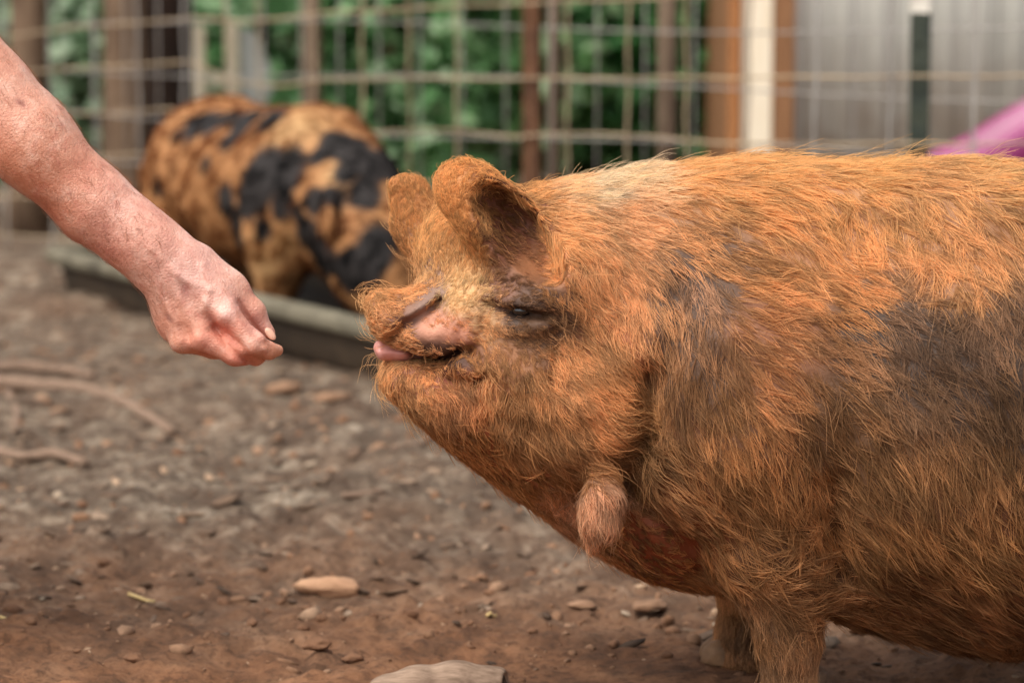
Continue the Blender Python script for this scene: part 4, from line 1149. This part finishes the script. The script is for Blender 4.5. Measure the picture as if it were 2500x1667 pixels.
# ================================================================== the spotted pig
def build_spotted_pig():
    ctr = np.array([-0.565, 3.38]); hd = math.atan2(TU[1], TU[0])
    R = rotZ(math.degrees(hd)); T = np.array([ctr[0], ctr[1], 0.022])
    lo = np.array([-0.62, -0.27, -0.02]); f = Field(lo, (0.78, 0.27, 0.60), 0.0085)
    f.ell((-0.02, 0, 0.31), (0.40, 0.185, 0.195), None, 0.05)
    f.ell((-0.30, 0, 0.345), (0.20, 0.165, 0.175), None, 0.05)
    f.ell((0.24, 0, 0.33), (0.20, 0.175, 0.185), None, 0.05)
    f.ell((0.40, 0, 0.29), (0.18, 0.135, 0.155), rotY(25), 0.05)
    f.ell((0.53, 0, 0.20), (0.15, 0.115, 0.115), rotY(45), 0.04)
    f.chain([(0.57, 0, 0.16), (0.64, 0, 0.08)], [0.075, 0.05], 0.03)
    f.ell((0.665, 0, 0.062), (0.02, 0.045, 0.04), rotY(40), 0.012)
    for s in (-1, 1):
        f.ell((0.26, s * 0.10, 0.24), (0.11, 0.075, 0.15), None, 0.03)
        f.chain([(0.25, s * 0.10, 0.22), (0.27, s * 0.105, 0.11), (0.27, s * 0.105, 0.03)], [0.075, 0.043, 0.036], 0.02)
        f.ell((-0.34, s * 0.10, 0.26), (0.13, 0.075, 0.16), None, 0.03)
        f.chain([(-0.34, s * 0.105, 0.22), (-0.40, s * 0.105, 0.13), (-0.37, s * 0.105, 0.03)], [0.085, 0.045, 0.036], 0.02)
        f.ell((0.53, s * 0.10, 0.29), (0.075, 0.016, 0.05), rotZ(s * 25) @ rotY(35), 0.012)      # flopped ear
    f.chain([(-0.49, 0, 0.42), (-0.53, 0.02, 0.36), (-0.52, 0.03, 0.28)], [0.018, 0.012, 0.010], 0.012)   # tail
    f.wobble(12, 0.006, 5, 2)
    V, Q = f.mesh(); W = V @ R.T + T
    def hit(px, py):
        d = ray(px, py); t = np.linspace(5.6, 7.6, 1000); q = CAM + d[None] * t[:, None]
        v = f.sample((q - T) @ R); h = np.argmax(v < 0.004)
        return q[h] if v.min() < 0.004 else P(px, py, 3.3)
    # black patches and cream areas of the coat
    spots = [(480, 300, 45), (540, 285, 55), (610, 285, 50), (660, 290, 38), (560, 340, 34), (545, 480, 42), (620, 450, 66), (690, 420, 60), (660, 400, 45), (690, 500, 42), (575, 585, 48), (745, 575, 46), (775, 625, 46),
             (800, 470, 42), (765, 490, 34), (780, 380, 28), (850, 360, 55), (920, 390, 42), (895, 480, 34), (930, 600, 44), (870, 660, 46), (450, 560, 28), (430, 330, 22), (640, 560, 26), (720, 520, 24), (500, 400, 20), (830, 420, 26), (385, 460, 22)]
    base = np.tile(lin([156, 108, 66]), (len(W), 1))
    cream = np.zeros(len(W)); blk = np.full(len(W), -9.0)
    pert = 0.42 * fbm(W, 10, 4, 12)
    for px, py, r in ((740, 300, 70), (690, 320, 50), (700, 370, 30), (480, 620, 70), (640, 640, 60), (690, 590, 40), (820, 420, 40)):
        h = hit(px, py); q = np.linalg.norm(W - h, axis=1) / (r * 6.2 / FPX); cream = np.maximum(cream, np.exp(-q ** 2))
    for px, py, r in spots:
        h = hit(px, py); blk = np.maximum(blk, 1 - np.linalg.norm(W - h, axis=1) / (r * 1.25 * 6.4 / FPX))
    far = (V[:, 1] > 0.05)
    blk = np.where(far, np.maximum(blk, fbm(W, 7, 2, 30) * 0.9 - 0.1), blk)
    k = np.clip((blk + pert) / 0.3 + 0.5, 0, 1)[:, None]
    col = base * (1 - cream[:, None] * 0.75) + lin([182, 146, 100]) * cream[:, None] * 0.75
    col = col * (1 - k) + lin([38, 33, 31]) * k
    b = NB('spotted_coat'); at = b.n('Attribute', attribute_name='coat')
    b.bump(b.noise(90, 5, 0.6, stretch=(1, 1, 0.4)), 0.6, 0.006)
    m = b.done(at.outputs['Color'], 0.65, 0.25)
    root = empty('pig', (ctr[0], ctr[1], 0.022))
    tag(root, 'ginger pig with black spots standing in the trough, head lowered', 'pig')
    body = obj('body', W, Q, m); vcol(body, 'coat', col); child(body, root)
    # short coat so that the outline is hairy
    class WF:                                      # the field seen in world space
        def sample(s, p): return f.sample((np.asarray(p) - T) @ R)
        def grad(s, p): return f.grad((np.asarray(p) - T) @ R) @ R.T
        def normal(s, p): return f.normal((np.asarray(p) - T) @ R) @ R.T
    idx = RNG.integers(len(W), size=2600); r = W[idx]
    fl = unit(np.tile(R @ np.array([-0.7, 0, -0.5]), (len(r), 1)) + RNG.normal(size=(len(r), 3)) * 0.2)
    fur("fur", WF(), r, fl, RNG.uniform(0.02, 0.035, len(r)), np.full(len(r), 0.3), col[idx] ** 1.5, np.full(len(r), 0.0007), 9, np.full(len(r), 0.009), np.full(len(r), 0.3), hair_mat('spotted_hair'), root, K=4, seed=31)
    hf = bpy.data.materials['hoof']
    for x in (0.275, -0.365):
        for s in (-1, 1):
            c = np.array([x, s * 0.105, 0.02]); hh = Field(c - 0.06, c + 0.06, 0.004)
            for t in (-1, 1): hh.ell(c + [0.01, t * 0.014, 0], (0.036, 0.015, 0.026), rotY(14), 0.004)
            v, q = hh.mesh(); v[:, 2] = np.maximum(v[:, 2], 0.001); child(obj('trotter', v @ R.T + T, q, hf), root)

# ================================================================== the person reaching in
def build_person():
    Yh = -0.075
    f = Field((-0.92, -0.19, 0.33), (-0.21, 0.075, 1.02), 0.0021)
    def q(px, py, dy=0.0): return P(px, py, Yh + dy)
    def z(v): return sz(v, Yh)
    # arm: shoulder to wrist
    f.chain([np.array([-0.83, -0.06, 0.955]), q(-290, -110), q(-110, 120), q(-25, 222), q(70, 335), q(229, 500), q(335, 582), q(396, 628)],
            [0.062, z(100), z(86), z(90), z(93), z(83), z(74), z(74)], 0.03)
    f.ell(q(66, 352, -0.01), (z(170), 0.038, z(80)), rotY(47), 0.03)
    # flatten-ish wrist and back of the hand
    f.ell(q(400, 640), (z(92), 0.026, z(80)), rotY(50), 0.02)
    f.ell(q(468, 712, -0.002), (z(112), 0.024, z(94)), rotY(52), 0.02)
    f.ell(q(440, 760, 0.012), (z(70), 0.022, z(62)), rotY(52), 0.02)
    # metacarpals to the knuckles
    mcp = {'i': q(556, 764, -0.020), 'm': q(497, 822, -0.022), 'r': q(447, 830, -0.012), 'p': q(420, 800, 0.006)}
    for a, k_, r0 in ((q(455, 640, -0.010), 'i', 33), (q(430, 660, -0.013), 'm', 33), (q(412, 675, -0.010), 'r', 32), (q(398, 690, 0.0), 'p', 30)):
        f.chain([a, mcp[k_]], [z(r0), z(31)], 0.012)
    # fingers, curled round to meet the thumb
    def finger(pts, rs): f.chain(pts, [z(r) for r in rs], 0.0045)
    finger([mcp['i'], q(622, 838, -0.026), q(654, 856, -0.014), q(679, 855, -0.004)], [32, 28, 22, 15])
    finger([mcp['m'], q(574, 864, -0.022), q(624, 868, 0.0), q(648, 860, 0.010)], [32, 30, 24, 16])
    finger([mcp['r'], q(520, 850, 0.004), q(580, 860, 0.022), q(610, 850, 0.028)], [30, 26, 21, 15])
    finger([mcp['p'], q(478, 832, 0.026), q(530, 838, 0.040), q(560, 828, 0.044)], [27, 22, 18, 13])
    # thumb
    f.chain([q(485, 640, 0.012), q(566, 705, 0.010), q(618, 762, 0.006), q(655, 812, 0.006)], [z(46), z(36), z(27), z(18)], 0.010)
    f.ell(q(530, 720, 0.004), (z(62), 0.02, z(48)), rotY(48), 0.02)
    f.ell(q(590, 800, 0.006), (z(58), 0.016, z(34)), rotY(48), 0.008)
    f.ell(q(540, 815, 0.012), (z(70), 0.022, z(50)), rotY(40), 0.008)
    f.cone(q(525, 800, -0.010), q(610, 862, -0.012), z(26), z(20), 0.006)
    # tendons, veins, creases
    def K(pts, wpx, amp, ylim=Yh + 0.01): f.stroke([q(a, b) for a, b in pts], z(wpx), amp, ylim, 0.012)
    K([(430, 650), (490, 710), (548, 760)], 11, -0.0016); K([(415, 665), (455, 740), (492, 815)], 11, -0.0016); K([(400, 690), (425, 760), (445, 820)], 11, -0.0014)
    K([(455, 690), (470, 740), (520, 780)], 12, 0.0016); K([(430, 720), (450, 780), (470, 815)], 12, 0.0016)
    K([(556, 764)], 24, -0.0030); K([(497, 822)], 22, -0.0030); K([(447, 832)], 20, -0.0022)
    K([(530, 795), (560, 835), (590, 862), (615, 880)], 7, 0.0055); K([(585, 735), (598, 762), (622, 800), (648, 832)], 7, 0.0036)
    K([(340, 590), (380, 650), (400, 720), (440, 780)], 9, -0.0018); K([(380, 600), (440, 660), (470, 680), (520, 700)], 8, -0.0017); K([(500, 640), (520, 700), (505, 750)], 7, -0.0016); K([(440, 660), (450, 720), (480, 760)], 7, -0.0015); K([(250, 480), (320, 550), (380, 600)], 9, -0.0012)
    K([(640, 828), (650, 870)], 6, 0.0012)
    f.wobble(38, 0.0008, 77, 3)
    f.smooth(1)
    V, Q = f.mesh()
    b = NB('skin')
    n1 = b.ramp(b.noise(26, 6, 0.65), [(0.3, lin4([164, 92, 72])), (0.5, lin4([208, 148, 124])), (0.7, lin4([240, 206, 188]))])
    at = b.n('Attribute', attribute_name='tone')
    c = b.mix(0.55, n1, at.outputs['Color'])
    c = b.mix(b.ramp(b.noise(95, 3, 0.5), [(0.30, (0.28,) * 3), (0.46, (0,) * 3)]), c, tuple(lin([176, 96, 84])))
    n2 = b.noise(420, 4, 0.6); n3 = b.noise(90, 4, 0.6)
    ad = b.n('Math', operation='ADD'); b.l(n2, ad.inputs[0]); b.l(n3, ad.inputs[1])
    b.bump(ad.outputs[0], 0.6, 0.0024)
    b.b.inputs['Subsurface Weight'].default_value = 0.12; b.b.inputs['Subsurface Radius'].default_value = (0.008, 0.003, 0.002); b.b.inputs['Subsurface Scale'].default_value = 0.6
    b.done(c, 0.5, 0.35)
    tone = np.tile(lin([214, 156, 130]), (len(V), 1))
    for px, py, r, cc in ((10, 430, 170, (186, 108, 66)), (150, 500, 110, (184, 108, 74)), (280, 610, 80, (190, 112, 90)), (60, 230, 110, (214, 160, 138)), (330, 500, 120, (222, 168, 152)), (480, 660, 110, (226, 178, 168)),  # lower forearm: tan plus underside shade painted into the skin tone
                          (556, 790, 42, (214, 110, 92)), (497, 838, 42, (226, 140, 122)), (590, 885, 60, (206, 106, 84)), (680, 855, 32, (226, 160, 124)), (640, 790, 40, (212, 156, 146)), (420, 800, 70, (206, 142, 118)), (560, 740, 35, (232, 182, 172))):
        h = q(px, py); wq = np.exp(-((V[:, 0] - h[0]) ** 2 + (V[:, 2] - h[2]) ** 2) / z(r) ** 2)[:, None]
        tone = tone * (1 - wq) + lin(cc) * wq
    for px, py, a, bq, rot, cc in ((420, 770, 16, 7, 40, (120, 56, 62)), (68, 248, 14, 6, 35, (104, 44, 58)), (350, 555, 5, 5, 0, (110, 70, 60)), (520, 770, 9, 9, 0, (168, 104, 96)), (515, 793, 8, 8, 0, (164, 108, 88)), (462, 700, 10, 16, 0, (190, 124, 126))):
        h = q(px, py); an = math.radians(rot); dx = (V[:, 0] - h[0]) / z(1); dz = -(V[:, 2] - h[2]) / z(1)
        u = (dx * math.cos(an) + dz * math.sin(an)) / a; v = (-dx * math.sin(an) + dz * math.cos(an)) / bq
        wq = (np.exp(-(u * u + v * v)) * (V[:, 1] < Yh + 0.01))[:, None] * 1.0
        tone = tone * (1 - wq) + lin(cc) * wq * 0.7
    root = empty('person', (-1.0, 0.1, 0))
    tag(root, 'person squatting, bare right arm held out with pinched fingers offering a titbit', 'person')
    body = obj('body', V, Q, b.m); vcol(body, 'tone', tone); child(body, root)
    body['label'] = 'bare freckled arm and pinching hand'
    # nails
    nm = NB('nail'); nm.done(nm.ramp(nm.noise(80, 2), [(0.3, lin4([206, 158, 134])), (0.7, lin4([224, 180, 156]))]), 0.35, 0.4)
    for c, rot, yw in ((q(660, 815, -0.0055), 50, -10),):
        hh = Field(c - 0.03, c + 0.03, 0.001); hh.ell(c, (z(19), z(5), z(10)), rotZ(yw) @ rotY(rot) @ rotX(-25), 0.002)
        v, qq = hh.mesh(); child(obj('fingernail', v, qq, nm.m), root)
    # fine arm hair
    def dens(c): return np.where(c[:, 0] < q(420, 600)[0], 1.0, 0.12) * (c[:, 2] < 0.8) * (c[:, 1] < 0.0)
    r = scatter(V, Q, 1500, dens)
    fl = unit(np.tile([0.45, -0.1, -0.75], (len(r), 1)) + RNG.normal(size=(len(r), 3)) * 0.35)
    fur('arm_hair', f, r, fl, RNG.uniform(0.008, 0.017, len(r)), np.full(len(r), 0.35), np.tile(lin([170, 118, 90]), (len(r), 1)), np.full(len(r), 0.00008), 2, np.full(len(r), 0.003), np.full(len(r), 0.1), hair_mat('arm_hair'), root, seed=44)
    # the rest of the person squats outside the picture
    cloth = noisy('dark_shirt', (46, 56, 72), (62, 74, 92), 30, 0.9, 0.4, 200, 0.002)
    jean = noisy('jeans', (50, 62, 88), (74, 88, 116), 40, 0.9, 0.4, 260, 0.002)
    s = Field((-1.5, -0.25, 0.2), (-0.68, 0.45, 1.2), 0.012)
    s.chain([(-1.24, 0.12, 0.36), (-1.14, 0.12, 0.62), (-1.02, 0.12, 0.86)], [0.16, 0.15, 0.15], 0.06)
    s.chain([(-1.0, -0.03, 0.95), (-0.96, 0.12, 1.0), (-1.0, 0.27, 0.95)], [0.085, 0.09, 0.085], 0.06)
    s.chain([(-0.98, -0.05, 0.96), (-0.83, -0.07, 0.955), (-0.765, -0.075, 0.90)], [0.088, 0.080, 0.074], 0.03)
    s.chain([(-1.0, 0.28, 0.95), (-0.92, 0.31, 0.78)], [0.08, 0.065], 0.03)
    v, qq = s.mesh(); child(obj('shirt', v, qq, cloth), root)
    s = Field((-1.5, -0.2, 0.0), (-0.62, 0.45, 0.62), 0.012)
    s.ell((-1.24, 0.12, 0.32), (0.15, 0.18, 0.13), None, 0.04)
    for yy in (-0.02, 0.26):
        s.chain([(-1.2, yy, 0.32), (-0.82, yy, 0.48), (-0.95, yy, 0.1)], [0.10, 0.075, 0.055], 0.03)
    v, qq = s.mesh(); child(obj('trousers', v, qq, jean), root)
    shoe = noisy('boot', (58, 44, 34), (84, 64, 48), 20, 0.7, 0.3, 90, 0.002)
    for yy in (-0.02, 0.26):
        s = Field((-1.1, yy - 0.09, -0.02), (-0.68, yy + 0.09, 0.2), 0.008)
        s.chain([(-0.99, yy, 0.05), (-0.80, yy, 0.04)], [0.05, 0.042], 0.02); s.cone((-0.97, yy, 0.05), (-0.955, yy, 0.12), 0.05, 0.055, 0.02)
        v, qq = s.mesh(); v[:, 2] = np.maximum(v[:, 2], 0.0); child(obj('boot', v, qq, shoe), root)
    s = Field((-1.1, -0.05, 0.9), (-0.65, 0.36, 1.42), 0.006)
    s.chain([(-0.98, 0.12, 1.0), (-0.92, 0.12, 1.12)], [0.06, 0.058], 0.03)
    s.ell((-0.88, 0.12, 1.20), (0.098, 0.076, 0.115), rotY(18), 0.03); s.ell((-0.84, 0.12, 1.14), (0.06, 0.058, 0.07), rotY(18), 0.03)
    s.chain([(-0.785, 0.12, 1.205), (-0.758, 0.12, 1.165)], [0.010, 0.017], 0.012)
    for yy in (0.05, 0.19): s.ell((-0.895, yy - 0.0, 1.19), (0.02, 0.010, 0.032), None, 0.008)
    for yy in (0.09, 0.15): s.ell((-0.787, yy, 1.195), (0.014, 0.016, 0.010), None, 0.008, True)
    s.cone((-0.775, 0.095, 1.118), (-0.775, 0.145, 1.118), 0.005, 0.005, 0.006, True)
    v, qq = s.mesh(); hd = obj('head', v, qq, b.m); vcol(hd, 'tone', np.tile(lin([206, 146, 120]), (len(v), 1))); child(hd, root)
    s = Field((-1.1, -0.05, 1.1), (-0.7, 0.36, 1.42), 0.007)
    s.ell((-0.895, 0.12, 1.235), (0.103, 0.083, 0.092), rotY(18), 0.02); s.ell((-0.80, 0.12, 1.19), (0.06, 0.1, 0.07), None, 0.02, True); s.wobble(60, 0.004, 3)
    v, qq = s.mesh(); child(obj('hair', v, qq, noisy('brown_hair', (58, 42, 30), (84, 62, 44), 60, 0.7, 0.6, 200, 0.003)), root)
    s = Field((-1.05, 0.2, 0.4), (-0.7, 0.42, 0.85), 0.006)
    s.chain([(-0.93, 0.31, 0.80), (-0.88, 0.32, 0.70), (-0.80, 0.29, 0.555), (-0.77, 0.27, 0.54)], [0.046, 0.042, 0.032, 0.036], 0.02)
    for i in range(4): s.chain([(-0.77, 0.25 + 0.014 * i, 0.54), (-0.735, 0.245 + 0.017 * i, 0.53), (-0.72, 0.245 + 0.018 * i, 0.50)], [0.010, 0.009, 0.007], 0.004)
    s.chain([(-0.785, 0.25, 0.545), (-0.765, 0.225, 0.525)], [0.012, 0.009], 0.006)
    v, qq = s.mesh(); a2 = obj('resting_arm', v, qq, b.m); vcol(a2, 'tone', np.tile(lin([206, 146, 120]), (len(v), 1))); child(a2, root)

pig_fur_and_skin()
build_trough()
build_spotted_pig()
build_person()
